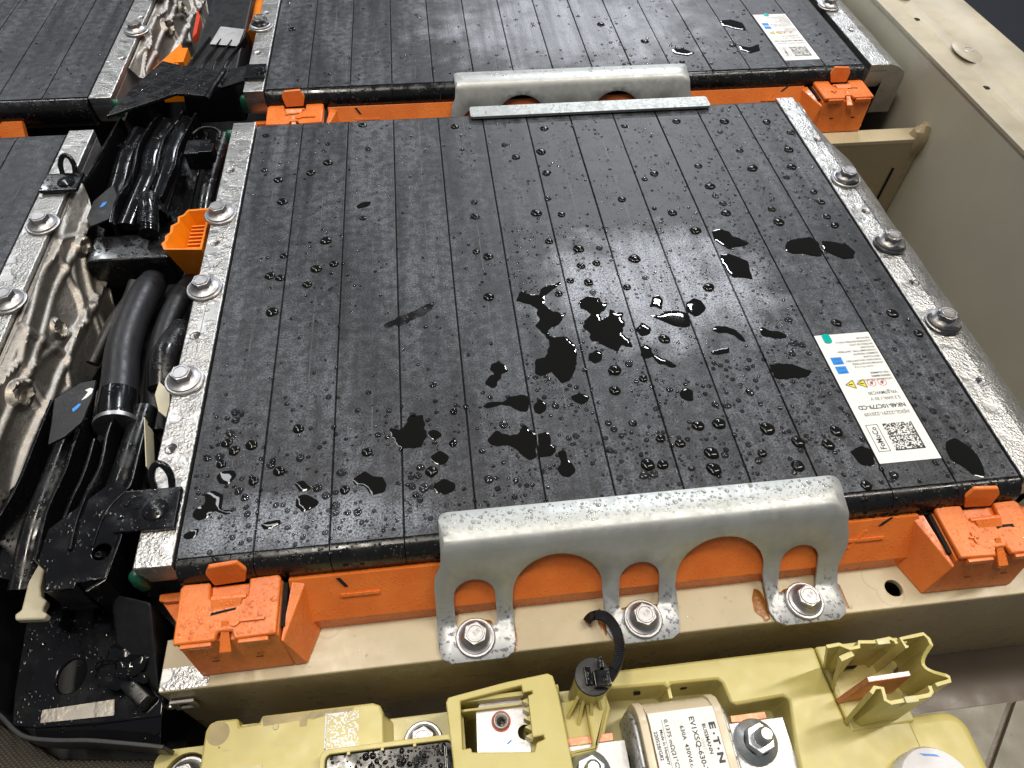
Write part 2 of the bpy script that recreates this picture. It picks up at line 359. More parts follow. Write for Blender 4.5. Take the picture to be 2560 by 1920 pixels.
def text(bm, s, size, x, y, z, rot=0, squash=1.0, bold=0, skew=0, align='LEFT'):
    """flat lettering added to bm at (x,y,z), rotated by rot degrees about z"""
    cu = bpy.data.curves.new('t', 'FONT'); cu.body = s; cu.size = size; cu.resolution_u = 2; cu.offset = bold; cu.align_x = align
    ob = bpy.data.objects.new('t', cu); COL.objects.link(ob); dg = bpy.context.evaluated_depsgraph_get(); dg.update()
    me = bpy.data.meshes.new_from_object(ob.evaluated_get(dg)); a = math.radians(rot)
    vs = []
    for v in me.vertices:
        px, py = v.co.x*squash+skew*v.co.y, v.co.y
        vs.append(bm.verts.new((x+px*math.cos(a)-py*math.sin(a), y+px*math.sin(a)+py*math.cos(a), z)))
    for pl in me.polygons:
        try: bm.faces.new([vs[i] for i in pl.vertices])
        except ValueError: pass
    bpy.data.objects.remove(ob); bpy.data.curves.remove(cu); bpy.data.meshes.remove(me); return bm
def quad(bm, x0, x1, y0, y1, z, mi=0):
    f = bm.faces.new([bm.verts.new(p) for p in ((x0, y0, z), (x1, y0, z), (x1, y1, z), (x0, y1, z))]); f.material_index = mi
def cells2d(bm, x0, x1, y0, y1, z, nx, ny, rr, fill=0.5, mi=0, solid=()):
    dx = (x1-x0)/nx; dy = (y1-y0)/ny
    for i in range(nx):
        for j in range(ny):
            if rr.random() < fill or (i in solid and False) : quad(bm, x0+i*dx, x0+(i+1)*dx, y0+j*dy, y0+(j+1)*dy, z, mi)
def dome(bm, x, y, z, r, h, n=12, rings=3, elong=1.0, ang=0, jit=0.08, rr=rnd, nrm=None):
    """bead of water"""
    ph = [rr.uniform(-jit, jit) for _ in range(n)]; A = None; ca, sa = math.cos(ang), math.sin(ang)
    for k in range(rings):
        t = k/rings*math.pi/2; q = r*math.cos(t); zz = z+h*math.sin(t)
        R = []
        for i in range(n):
            a = 2*math.pi*i/n; rad = q*(1+ph[i]*0.6+ph[(i+1) % n]*0.4); u, v = rad*math.cos(a)*elong, rad*math.sin(a)
            R.append(bm.verts.new((x+u*ca-v*sa, y+u*sa+v*ca, zz)))
        if A:
            for i in range(n): bm.faces.new((A[i], A[(i+1) % n], R[(i+1) % n], R[i]))
        A = R
    t = bm.verts.new((x, y, z+h))
    for i in range(n): bm.faces.new((A[i], A[(i+1) % n], t))
def puddle_bm(poly, z, H, jit=0.35, rr=rnd):
    """film of water with an uneven outline and rounded rim"""
    out = []
    n = len(poly)
    for i in range(n):
        a = Vector(poly[i]); b = Vector(poly[(i+1) % n]); d = (b-a).length; k = max(1, int(d/0.9)); nn = Vector((-(b-a).y, (b-a).x)).normalized() if d > 0 else Vector((0, 0))
        for j in range(k):
            p = a.lerp(b, j/k); out.append(tuple(p+nn*(noise.noise((p.x*0.8, p.y*0.8, 3.1))*1.6+noise.noise((p.x*2.3, p.y*2.3, 7.7))*1.1)*jit))
    # smooth the corners a little
    m_ = len(out); out = [tuple((Vector(out[i-1])+Vector(out[i])*2+Vector(out[(i+1) % m_]))/4) for i in range(m_)]
    def dist(p):
        best = 1e9; P = Vector(p)
        for i in range(m_):
            a = Vector(out[i]); b = Vector(out[(i+1) % m_]); ab = b-a; t = max(0, min(1, (P-a).dot(ab)/max(1e-9, ab.length_squared)))
            best = min(best, (a+ab*t-P).length)
        return best
    xs = [p[0] for p in out]; ys = [p[1] for p in out]; size = min(max(xs)-min(xs), max(ys)-min(ys)); st = max(0.45, min(1.1, size/9))
    ex = []; x = min(xs)
    while x < max(xs):
        y = min(ys)
        while y < max(ys):
            q = (x+rr.uniform(-.2, .2)*st, y+rr.uniform(-.2, .2)*st)
            if inside(q, out) and dist(q) > st*0.35: ex.append(q)
            y += st
        x += st
    V, T = tri2d(out, (), ex); bm = BM(); vv = []
    for p in V:
        d = dist(p); vv.append(bm.verts.new((p[0], p[1], z+H*(1-math.exp(-d/0.5)))))
    for t in T: bm.faces.new([vv[i] for i in t])
    return bm
PUDDLES=[
  [(151.5,130.0),(155.5,137.5),(159.5,134.7),(163.7,133.0),(166.1,137.8),(171.8,140.3),(178.3,141.9),(175.1,138.8),(169.6,134.3),(166.9,131.5),(166.2,126.1),(170.4,120.3),(173.2,118.9),(176.8,119.7),(175.0,116.3),(172.9,111.9),(168.0,110.1),(165.0,107.0),(165.3,103.6),(169.4,103.2),(175.0,101.5),(177.5,96.9),(177.6,90.4),(176.9,86.2),(175.0,80.1),(171.2,74.4),(167.0,72.9),(164.5,77.1),(163.4,80.3),(159.2,78.7),(155.2,79.1),(154.6,83.3),(156.7,89.3),(160.8,89.9),(162.9,92.9),(164.5,98.2),(163.7,103.8),(160.2,108.6),(158.9,111.0),(162.0,115.3),(162.2,122.3),(159.2,126.2),(154.4,128.5)] ,
  [(185.1,127.3),(189.5,129.9),(195.4,128.7),(196.0,125.0),(199.3,124.0),(198.5,119.9),(195.0,117.9),(193.5,114.5),(194.7,112.0),(198.1,114.0),(199.8,119.8),(201.8,117.2),(206.1,116.8),(205.5,112.1),(205.3,107.5),(202.9,102.1),(205.6,97.3),(206.0,91.8),(203.2,92.1),(201.2,94.5),(198.1,89.9),(194.2,93.0),(189.9,96.2),(186.1,98.2),(185.9,103.8),(183.8,108.5),(185.5,113.0),(189.5,116.1),(187.6,119.8),(184.4,121.3)] ,
  [(219.1,112.9),(224.3,112.6),(230.1,115.0),(236.2,114.7),(239.9,112.2),(239.9,107.5),(239.0,103.0),(235.4,102.2),(230.6,103.8),(225.6,107.8),(222.0,110.5)] ,
  [(241.0,119.3),(246.5,123.0),(249.4,120.9),(251.1,115.9),(249.2,112.5),(243.3,109.0),(240.7,112.2),(239.8,115.2)] ,
  [(248.9,99.7),(252.6,101.9),(257.5,101.2),(261.7,97.9),(263.8,93.7),(264.2,89.2),(261.4,91.7),(259.1,95.3),(255.3,96.8),(251.1,97.0)] ,
  [(273.7,97.3),(276.5,99.3),(278.5,96.2),(283.4,95.1),(286.7,92.5),(285.3,89.9),(279.9,90.4),(273.8,92.7)] ,
  [(270.8,155.1),(276.5,155.3),(281.9,151.3),(284.7,148.3),(283.5,140.4),(282.9,133.3),(279.3,135.0),(272.3,136.3),(270.6,141.0),(270.2,147.0)] ,
  [(272.0,175.5),(277.9,177.2),(282.4,174.5),(283.0,170.1),(287.0,167.6),(290.6,162.3),(285.7,160.6),(279.9,160.5),(277.4,158.6),(274.7,162.4),(271.3,166.9)] ,
  [(309.8,157.6),(313.7,162.9),(320.2,164.4),(328.4,165.1),(331.2,159.8),(328.4,148.2),(323.8,148.6),(319.0,151.2),(312.5,151.8),(309.5,154.1)] ,
  [(333.2,161.1),(340.0,159.7),(346.7,156.9),(349.2,150.3),(345.2,144.5),(339.7,145.1),(335.2,148.2),(331.7,152.7)] ,
  [(209.7,91.4),(213.5,93.2),(215.4,90.9),(215.2,86.6),(217.2,84.8),(221.4,81.7),(225.2,78.7),(223.3,76.2),(218.9,78.3),(216.2,80.6),(213.9,84.6),(209.3,84.5),(209.0,88.3)] ,
  [(133.9,87.4),(138.2,90.1),(141.0,86.7),(142.8,82.9),(138.8,80.8),(136.4,77.0),(135.7,74.1),(132.5,73.4),(130.1,76.6),(131.6,79.5),(134.9,81.2),(133.6,84.4)] ,
  [(127.3,63.3),(131.0,65.3),(137.8,64.6),(141.2,67.2),(146.7,68.0),(150.0,66.7),(149.0,59.2),(147.6,57.4),(144.0,58.8),(140.6,62.0),(136.8,62.8),(129.8,61.6)] ,
  [(151.6,61.7),(154.8,64.8),(157.5,62.1),(157.2,57.4),(153.4,55.4),(151.5,58.0)] ,
  [(169.5,64.7),(174.5,66.1),(178.8,63.8),(177.5,61.0),(174.0,59.0),(170.6,61.7)] ,
  [(127.7,43.2),(130.7,47.3),(133.8,48.8),(137.9,45.2),(142.4,46.1),(143.6,49.6),(146.7,50.6),(147.7,46.4),(150.5,45.3),(148.7,32.4),(146.4,31.3),(143.7,32.9),(141.3,37.4),(138.0,40.4),(132.2,40.6)] ,
  [(151.2,45.2),(155.1,46.1),(157.0,43.7),(156.3,39.3),(158.3,35.6),(155.3,32.5),(150.2,32.6)] ,
  [(158.5,34.7),(162.3,35.2),(162.3,30.9),(165.0,25.6),(164.9,23.1),(160.6,21.1),(157.7,23.0),(157.2,26.4),(159.4,28.7)] ,
  [(224.9,125.8),(228.0,127.3),(229.5,122.9),(227.3,115.9),(224.0,118.6),(220.9,118.3),(223.0,121.7)] ,
  [(183.3,89.8),(187.4,92.1),(190.3,90.2),(188.9,85.0),(184.9,83.3),(182.7,86.7)] ,
  [(210.0,103.6),(214.5,108.3),(218.6,103.9),(216.7,99.6),(212.2,98.3)] ,
  [(221.7,61.3),(225.8,64.8),(228.5,61.5),(227.3,55.8),(224.2,56.1),(221.7,58.3)] ,
  [(244.1,85.2),(254.7,86.9),(253.7,83.7),(248.3,82.7),(244.3,83.1)] ,
  [(270.4,74.0),(275.4,74.1),(281.8,73.3),(285.1,70.6),(290.3,68.2),(287.1,64.7),(280.8,64.2),(274.6,63.8),(270.5,65.7)] ,
  [(336.3,21.7),(341.7,23.1),(344.1,19.0),(346.8,15.4),(346.2,7.3),(344.0,1.4),(339.8,3.0),(336.7,7.7),(333.3,11.8),(333.7,17.5)] ,
  [(289.8,21.5),(296.1,23.0),(299.5,21.1),(299.7,17.2),(297.8,13.0),(295.9,12.6),(291.4,13.7),(290.3,17.6)] ,
  [(84.5,55.3),(90.0,53.6),(94.0,61.6),(99.6,61.0),(100.7,55.5),(101.0,48.6),(97.7,43.1),(92.3,43.3),(87.5,46.4),(85.4,50.3)] ,
  [(102.1,51.5),(105.5,52.3),(108.4,49.0),(105.2,46.3),(101.9,48.5)] ,
  [(68.4,29.9),(74.2,33.8),(77.2,30.4),(81.3,29.9),(83.3,26.3),(82.4,22.4),(76.7,21.0),(73.7,26.0),(69.7,26.8)] ,
  [(10.6,37.5),(12.6,40.0),(17.8,40.2),(19.5,37.2),(17.4,34.0),(15.2,32.9),(12.2,34.3)] ,
  [(3.2,21.1),(5.3,23.5),(7.9,24.5),(7.2,29.8),(10.4,30.8),(14.7,28.3),(15.6,23.7),(15.1,21.1),(19.0,20.7),(20.6,18.9),(16.5,18.7),(12.3,20.8),(10.0,17.9),(6.9,17.0),(4.2,18.5)] ,
  [(44.1,30.5),(47.4,32.2),(51.4,27.7),(47.2,25.8)] ,
  [(45.2,23.1),(47.9,25.3),(52.6,22.9),(55.3,20.0),(52.3,17.8),(48.4,16.2),(45.4,19.1)] ,
  [(31.5,12.4),(34.2,13.7),(39.7,14.0),(40.4,12.1),(36.7,10.6),(33.4,10.0)] ,
  [(1.0,10.8),(4.2,12.9),(7.7,13.4),(7.2,10.7),(4.3,8.6),(1.8,9.5)] ,
  [(102.4,38.2),(106.8,41.0),(110.8,37.3),(109.4,33.9),(106.3,33.2),(102.8,35.3)] ,
  [(102.9,23.5),(107.7,26.4),(112.6,23.2),(112.0,19.9),(107.9,18.3),(103.3,20.1)] ,
  [(66.5,218.0),(71.2,221.5),(76.0,221.0),(74.1,216.6),(68.4,214.8)] ,
  [(82.6,120.8),(92.9,125.4),(108.8,134.3),(107.4,127.7),(92.7,118.7),(83.6,117.3)] ,
  [(357.4,433.8),(366.6,434.5),(374.3,428.2),(373.7,414.2),(365.3,417.6),(356.4,423.9)] ,
  [(359.3,391.1),(367.5,387.9),(375.7,392.5),(373.5,382.2),(364.1,377.8),(358.1,383.4)] ,
  [(304.8,390.2),(314.3,389.4),(321.4,382.5),(315.0,377.9),(304.7,382.5)] ,
]
DROPS= [(134.4,170.9,2.0),(140.4,166.3,2.5),(221.8,156.0,3.8),(191.8,167.5,2.6),(204.0,167.3,2.0),(190.7,153.4,2.3),(199.7,154.9,2.3),(137.7,134.4,3.0),(224.2,140.7,1.6),(256.7,130.1,3.1),(243.7,161.4,1.1),(212.6,134.4,2.2),(194.0,78.2,3.3),(191.4,65.9,2.8),(206.7,71.8,2.2),(223.3,95.6,2.9),(255.7,58.3,2.0),(235.3,41.8,3.2),(236.8,52.9,1.7),(242.3,51.6,1.7),(225.3,41.9,2.9),(227.2,26.6,3.7),(225.8,18.3,3.2),(257.0,36.8,3.2),(214.4,33.2,2.4),(197.1,23.8,3.2),(203.9,23.1,2.5),(206.3,36.7,2.2),(195.7,46.4,1.9),(249.8,24.2,2.2),(247.1,20.7,1.8),(262.6,16.9,2.0),(184.5,47.6,1.7),(186.4,44.2,1.6),(114.3,61.4,1.7),(112.8,43.9,1.6),(108.0,37.5,3.6),(126.9,23.9,2.1),(168.3,42.0,1.6),(217.5,63.7,1.6),(198.8,18.7,2.0),(194.4,18.7,2.0),(183.5,18.6,1.6),(181.9,33.1,1.6),(232.8,25.2,1.8),(245.2,29.5,1.5),(175.1,133.1,2.2),(193.5,132.6,1.9),(192.3,140.2,2.5),(182.8,142.4,2.2),(201.7,81.6,2.0),(136.4,51.7,2.1),(161.7,59.7,1.7),(14.7,71.4,2.1),(15.5,66.9,1.9),(13.9,59.7,2.0),(13.0,54.6,2.3),(16.8,50.2,2.5),(24.0,52.3,2.7),(5.8,47.4,1.7),(11.0,47.6,1.9),(12.1,43.6,2.2),(26.8,33.7,2.2),(37.2,37.4,2.5),(33.4,41.0,1.8),(21.1,29.3,1.8),(24.0,25.7,1.6),(45.8,43.5,1.8),(74.7,43.3,2.3),(63.9,33.9,1.9),(65.6,25.2,2.2),(57.7,23.4,1.8),(54.0,27.4,1.9),(61.9,18.0,2.0),(94.1,23.8,1.6),(99.0,22.6,2.1),(95.4,19.7,1.6),(97.9,33.0,1.7),(96.6,29.0,1.7),(112.8,44.1,1.7),(114.3,61.9,1.5),(105.5,78.2,1.7),(71.0,13.8,1.8),(67.1,14.2,1.4),(79.6,52.0,1.4),(75.1,76.8,1.4),(102.6,30.4,2.7),(43.9,59.2,2.5),(281.9,290.6,2.9),(316.5,233.1,4.0),(252.3,233.6,2.7),(244.8,228.3,2.0),(282.4,238.7,2.5),(283.5,217.3,3.1),(284.1,207.4,2.0),(285.6,190.8,2.9),(314.5,179.7,3.5),(314.4,192.0,2.4),(253.5,194.1,2.7),(221.5,156.4,3.8),(263.0,176.7,3.1),(356.2,270.3,2.9),(344.0,284.3,2.9),(342.5,232.5,3.0),(334.8,221.9,2.1),(347.3,251.0,3.3),(226.1,209.6,2.6),(243.8,199.3,1.5),(244.9,287.8,2.2),(308.3,275.4,2.0),(314.6,253.0,2.2),(315.0,287.7,3.6),(286.5,200.0,2.4),(346.9,196.0,2.4),(345.3,182.1,2.4),(346.8,173.7,2.5),(346.6,205.8,2.2),(286.7,403.3,4.1),(257.7,434.1,3.2),(307.7,369.8,2.2),(311.8,389.6,2.5),(354.2,391.5,2.6),(130.8,297.0,2.8),(167.3,258.8,2.7),(184.4,263.2,3.0),(161.6,273.0,2.1),(190.4,289.5,2.8),(136.9,214.9,2.1),(136.2,201.6,2.5),(172.5,201.3,3.1),(184.6,240.1,2.7),(181.3,214.5,2.0),(187.2,198.8,2.3),(176.4,175.5,2.4),(191.9,167.5,3.0),(140.5,166.0,2.7),(134.2,170.6,2.2),(19.1,247.5,2.8),(73.2,276.1,1.9),(7.1,296.8,2.1),(47.5,283.9,1.6),(69.7,303.8,2.7),(38.3,253.4,2.8),(9.7,258.9,2.0),(13.1,444.3,2.8),(23.3,225.9,3.1),(48.4,263.2,3.5),(133.7,269.9,1.5),(133.8,285.7,1.3),(70.9,206.2,1.9),(41.6,187.4,0.9),(348.2,101.1,3.8),(315.7,97.8,2.5),(288.0,32.1,2.8),(268.2,28.3,3.0),(263.5,16.1,2.7),(256.6,36.7,3.6),(291.9,84.9,1.8),(293.4,79.1,1.5),(287.9,86.1,2.0),(284.8,79.6,1.8),(291.5,102.4,2.0),(298.3,26.7,1.5),(304.0,7.2,2.1),(289.5,3.3,2.4),(281.3,25.6,2.7),(338.5,38.4,1.7),(355.4,86.3,2.5),(50.5,187.9,3.6),(46.2,165.1,3.0),(27.4,159.7,2.6),(22.0,161.8,2.8),(25.5,134.4,3.7),(28.1,177.3,2.2),(42.2,153.0,2.5),(55.7,168.1,2.6)]
# ------------------------------------------------------------------ the setting: tray floor, walls, beams
FZ = -125
bm = BM(); plate(bm, [(-330, -300), (490, -300), (490, 760), (-330, 760)], [], FZ-3, FZ); tag(finish(bm, 'floor', M['floor']), kind='structure')
bm = BM(); box(bm, -3000, 3000, -1500, 4000, -520, -500); tag(finish(bm, 'ground', M['ground']), kind='structure')
for nm, x0, x1a, x1b in (('floor_panel', 300, 390.0, 330.0), ('floor_panel', 394.5, 489, 489)):
    bm = BM()
    pts = [(x0, -66.5), (x1a, -66.5), (x1b if nm == 'x' else x1a-1.05*60 if x0 == 300 else 489, -160 if False else -126.5), (x0 if x0 == 300 else x0-1.05*60, -126.5)]
    prism(bm, pts, FZ+0.4, FZ+3); tag(finish(bm, 'floor_panel', M['panel'], bevel=0.5), kind='structure')
tw = thing('tray_wall', 'beige painted outer wall of the tray with a wide ribbed flange on top', 'tray wall', (490, 300, FZ))
bm = BM(); box(bm, 490, 495, -200, 760, FZ+0.5, 8); finish(bm, 'wall_panel', M['wall'], tw)
bm = BM(); prof = [(489.2, 8.3), (489.2, 10.6), (491, 11.6), (503, 11.6), (505, 10.2), (508, 8.6), (513, 8.6), (516, 10.2), (518, 11.4), (540, 11.4), (544, 13.2), (558, 13.2), (560.5, 12), (560.5, 6), (495.3, 6), (495.3, 8.3)]
hexa(bm, [(x, -200, z) for x, z in prof], [(x, 760, z) for x, z in prof]); finish(bm, 'flange', M['flange'], tw, ang=25)
for yb in (346, 450, 232):
    bm = BM(); tri = [(519+9*math.cos(a)*(1.0), yb+17*math.sin(a)) for a in [2*math.pi*i/28 for i in range(28)]]
    hexa(bm, [(x, y, 11.0) for x, y in tri], [(519+(x-519)*.6, yb+(y-yb)*.65, 13.2) for x, y in tri]); finish(bm, 'boss', M['flange'], tw, bevel=0.6)
    bm = BM(); lathe(bm, 519, yb, [(0, 12.6), (2.4, 12.6), (2.8, 13.5), (3.8, 13.5), (4.2, 13.1)]); finish(bm, 'screw_socket', M['rail_end'], tw)
for yb in (300, 405):
    bm = BM(); lathe(bm, 509.5, yb, [(0, 8.9), (2.2, 8.9), (2.6, 8.7)], 16); finish(bm, 'drain_hole', M['groove'], tw)
def beam(y0, y1, x0, x1, label, holes=()):
    t = thing('cross_beam', label, 'beam', ((x0+x1)/2, (y0+y1)/2, FZ))
    bm = BM(); plate(bm, [(x0, y0), (x1, y0), (x1, y1), (x0, y1)], [circ(hx, hy, hr, 24) for hx, hy, hr in holes], -38, -35); finish(bm, 'top_plate', M['beige'], t, bevmod=0.5)
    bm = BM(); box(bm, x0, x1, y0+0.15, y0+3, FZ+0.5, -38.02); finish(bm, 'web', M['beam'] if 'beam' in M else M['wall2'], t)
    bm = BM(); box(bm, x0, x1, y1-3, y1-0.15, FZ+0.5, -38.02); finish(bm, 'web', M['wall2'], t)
    return t
M['wall2'] = simple('shaded_beige_paint', (0.42, 0.335, 0.205), 0.30, 0, 0.15, 20, 0.08, 1.2)  # the beam's beige darkened for its webs, side-face shade put into the colour
b1 = beam(-39, -18, -12, 489, 'front beige cross beam that the nearest bracket is bolted to', [(302.8, -30.3, 3.8)])
b2 = beam(306.5, 322, 372, 489, 'short beige cross beam behind the near module, welded to the tray wall')
# wall stiffener beside the rear beam + weld
bm = BM(); lathe(bm, 487, 311, [(0, -25), (3, -26), (6, -30), (7.5, -36), (6.5, -46), (3, -60)], 18)
for v in bm.verts: v.co += Vector((noise.noise(v.co*0.3), noise.noise(v.co*0.3+Vector((9, 0, 0))), noise.noise(v.co*.25)))*2.0
weld = finish(bm, 'weld_bead', M['wall2'], b2)
bm = BM(); prof_x(bm, [(300, -92), (306.3, -92), (306.3, -86), (301, -86)], 380, 470); finish(bm, 'lower_ledge', M['wall2'], b2, bevel=0.8)
bm = BM(); box(bm, 474, 475.6, 305.6, 306.6, -110, -60); finish(bm, 'gap', M['groove'], b2)
# nut clip and aluminium tape on the front beam
t = thing('nut_clip', 'small square grey nut clip on the face of the front beam', 'clip', (-12, -39.5, -54))
# ------------------------------------------------------------------ bolts
def build_bolt(label, group, loc, washer=9.0, mark=True):
    t = thing('flange_bolt', label, 'bolt', loc, group); x, y, z = loc
    bm = BM(); lathe(bm, x, y, [(0, z), (washer, z), (washer, z+1.2), (washer-.4, z+1.5), (washer-1.3, z+1.5)], 36); finish(bm, 'washer', M['bolt'], t)
    bm = BM(); lathe(bm, x, y, [(washer-1.2, z+1.55), (washer-1.3, z+2.2), (washer-2.2, z+2.5), (5.6, z+2.9), (4.4, z+4.2)], 36); finish(bm, 'flange', M['bolt'], t)
    bm = BM(); a0 = rnd.uniform(0, 1)
    h = circ(x, y, 5.0, 6, a0); h2 = circ(x, y, 4.1, 6, a0); hexa(bm, [(p[0], p[1], z+2.9) for p in h], [(p[0], p[1], z+7.0) for p in h]); finish(bm, 'hex_head', M['bolt'], t, bevel=0.45)
    bm = BM(); lathe(bm, x, y, [(3.9, z+7.01), (3.7, z+7.4), (3.1, z+7.4), (2.9, z+7.15), (0, z+7.15)], 24); finish(bm, 'head_recess', M['bolt'], t)
    return t
RB = build_bolt('flange bolt on the left rail of the near module, nearest to the camera', 'bolts along the module rails', (-10.8, 92, 0.6))
gb = 'bolts along the module rails'
for loc, lab in (((-10.8, 154, .6), 'flange bolt on the left rail of the near module, middle one of its three'),
                 ((-10.8, 215.5, .6), 'flange bolt on the left rail of the near module, farthest, above the orange plug'),
                 ((371, 92, .6), 'water-covered flange bolt on the right rail, the nearest, level with the white label'),
                 ((371, 154, .6), 'wet flange bolt on the right rail, middle one of its three'),
                 ((371, 215.5, .6), 'flange bolt on the right rail of the near module, farthest of its three'),
                 ((-108.5, 154, .6), 'flange bolt on the wet left-hand module rail, at the left edge of the photo'),
                 ((-108.5, 215.5, .6), 'flange bolt on the wet left-hand module rail, above the crumpled metal plate'),
                 ((-104.5, 448, .6), 'flange bolt on the rail of the far left module'),
                 ((-101.5, 512, .6), 'half-cropped flange bolt at the top edge of the photo on the far left rail'),
                 ((-10.8, 448.5, .6), 'flange bolt under a big water drop on the left rail of the far module'),
                 ((456.5, 449.5, .6), 'flange bolt on the right rail of the far module by the tray wall')):
    dup(RB, loc, lab)
# ------------------------------------------------------------------ battery modules
YL = 312
def rail(bm_x0, bm_x1, y0, y1, holes, parent, name='end_rail'):
    bm = BM(); plate(bm, [(bm_x0, y0), (bm_x1, y0), (bm_x1, y1), (bm_x0, y1)], [circ(hx, hy, 2.4, 16) for hx, hy in holes], -5.0, 0.4)
    r = finish(bm, name, M['rail'], parent, bevmod=0.6)
    bm = BM(); prof_x(bm, [(y0+0.3, -5.02), (y0+0.2, -9), (y0+0.9, -14), (y0+3, -19), (y0+6, -21), (y1-2, -21), (y1-0.2, -5.02)], bm_x0+0.15, bm_x1-0.15)
    finish(bm, 'rail_web', M['rail_end'], parent, bevel=0.4)
    for hx, hy in holes:
        bm = BM(); pr = []
        for k in range(9): pr += [(2.15, 0.1-k*0.55), (1.75, -0.17-k*0.55)]
        pr.append((0, -4.9)); lathe(bm, hx, hy, pr, 16); finish(bm, 'threaded_hole', M['bolt'], r)
    return r
def nose_profile(y): return [(y+1.5, -0.9), (y-0.2, -0.7), (y-2.2, -1.2), (y-4.2, -3.0), (y-5.6, -5.8), (y-6.1, -9), (y-6.0, -13), (y-5.2, -17), (y-3, -20), (y+1.5, -20)]
def module(x0, n, y, label, railL=None, railR=None, holesL=(), holesR=(), pitch=30.0, body=True, orange=True, cl=True, cr=True, wl=14.5):
    x1 = x0+n*pitch
    t = thing('battery_module', label, 'battery module', ((x0+x1)/2, y+YL/2, -122))
    # inner block seen through the joints
    bm = BM(); box(bm, x0+0.2, x1-0.2, y+0.5, y+YL-1, -120, -1.2); finish(bm, 'core', M['groove'], t)
    bm = BM(); c0 = None
    prof = [(y+0.9, -0.85), (y+0.9, 0.0), (y+YL-6, 0.0), (y+YL-1, -1.1), (y+YL, -3), (y+YL, -6), (y+0.9, -6)]
    prof_x(bm, [(a, b) for a, b in prof][1:], x0+0.35, x0+pitch-0.35)
    bmesh.ops.recalc_face_normals(bm, faces=bm.faces)
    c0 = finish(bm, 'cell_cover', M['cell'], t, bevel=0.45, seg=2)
    bm = BM(); prof_x(bm, nose_profile(y), x0+0.12, x0+pitch-0.12); n0 = finish(bm, 'cell_end', M['wetblack'], t, bevel=0.12, seg=1, ang=50)
    for i in range(1, n):
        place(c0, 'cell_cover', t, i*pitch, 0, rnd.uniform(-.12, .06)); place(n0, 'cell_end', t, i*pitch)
    if railL: rail(railL[0], railL[1], y-2, y+YL+1.5, holesL, t)
    if railR:
        rail(railR[0], railR[1], y-2, y+YL+1.5, holesR, t)
    if railR and x0 > -10:
        xr = railR[1]-0.4; bm = BM(); rows = []
        for k in range(0, 80):
            yy = y-1+k*3.9; tpr = min(1, max(0, (y+YL-8-yy)/60)); wv = 1.4*noise.noise((yy*.03, 3, 0))
            rows.append([bm.verts.new(p) for p in ((xr, yy, -0.1), (xr+3, yy, -0.6), (xr+3+tpr*(6+wv), yy, -2.6-wv*.4), (xr+3+tpr*(13+wv), yy, -6.5), (xr+3.5+tpr*(14+wv), yy, -12), (xr+3.5+tpr*14, yy, -40), (xr, yy, -40))])
        for A, B in zip(rows, rows[1:]):
            for j in range(6): bm.faces.new((A[j], A[j+1], B[j+1], B[j]))
        bm.faces.new(rows[0]); bm.faces.new(rows[-1][::-1]); finish(bm, 'side_flange', M['rail'], t, ang=45)
    if orange:
        pr = [(y-7.3, -11.2), (y-8.0, -10.8), (y-20, -27.5), (y-20.4, -35.3), (y-15, -35.3), (y-15, -30), (y-5, -13)]
        bm = BM(); prof_x(bm, pr, x0+42, x1-46); o = finish(bm, 'busbar_cover', M['orange'], t, bevel=0.4)
        # raised strips and slots moulded on the cover
        def onp(x, s, h=0.4): return (x, y-8.0-12.0*s-0.8*h, -10.8-16.7*s+0.55*h)
        for xa, xb, s in ((x0+62, x0+78, 0.42), (x1-80, x1-62, 0.40)):
            bm = BM(); hexa(bm, [onp(xa, s, 0), onp(xb, s, 0), onp(xb, s+.07, 0), onp(xa, s+.07, 0)], [onp(xa, s, .8), onp(xb, s, .8), onp(xb, s+.07, .8), onp(xa, s+.07, .8)]); finish(bm, 'moulded_rib', M['orange'], o, bevel=0.15)
        for xa, sa, xb, sb in ((x0+61, .06, x0+64, .26), (x1-65, .14, x1-60, -.02)):
            bm = BM(); hexa(bm, [onp(xa, sa, .1), onp(xa+1.6, sa, .1), onp(xb+1.4, sb, .1), onp(xb, sb, .1)], [onp(xa, sa, .5), onp(xa+1.6, sa, .5), onp(xb+1.4, sb, .5), onp(xb, sb, .5)]); finish(bm, 'slot', M['groove'], o)
        bm = BM(); hexa(bm, [onp(x1-79, .62, 0), onp(x1-77.6, .62, 0), onp(x1-70, .22, 0), onp(x1-71.2, .22, 0)], [onp(x1-79, .62, .5), onp(x1-77.6, .62, .5), onp(x1-70, .22, .5), onp(x1-71.2, .22, .5)]); finish(bm, 'moulded_rib', M['orange'], o)
        if cl: connector(x0, y, 1, t)
        if cr: connector(x1, y, -1, t)
    return t
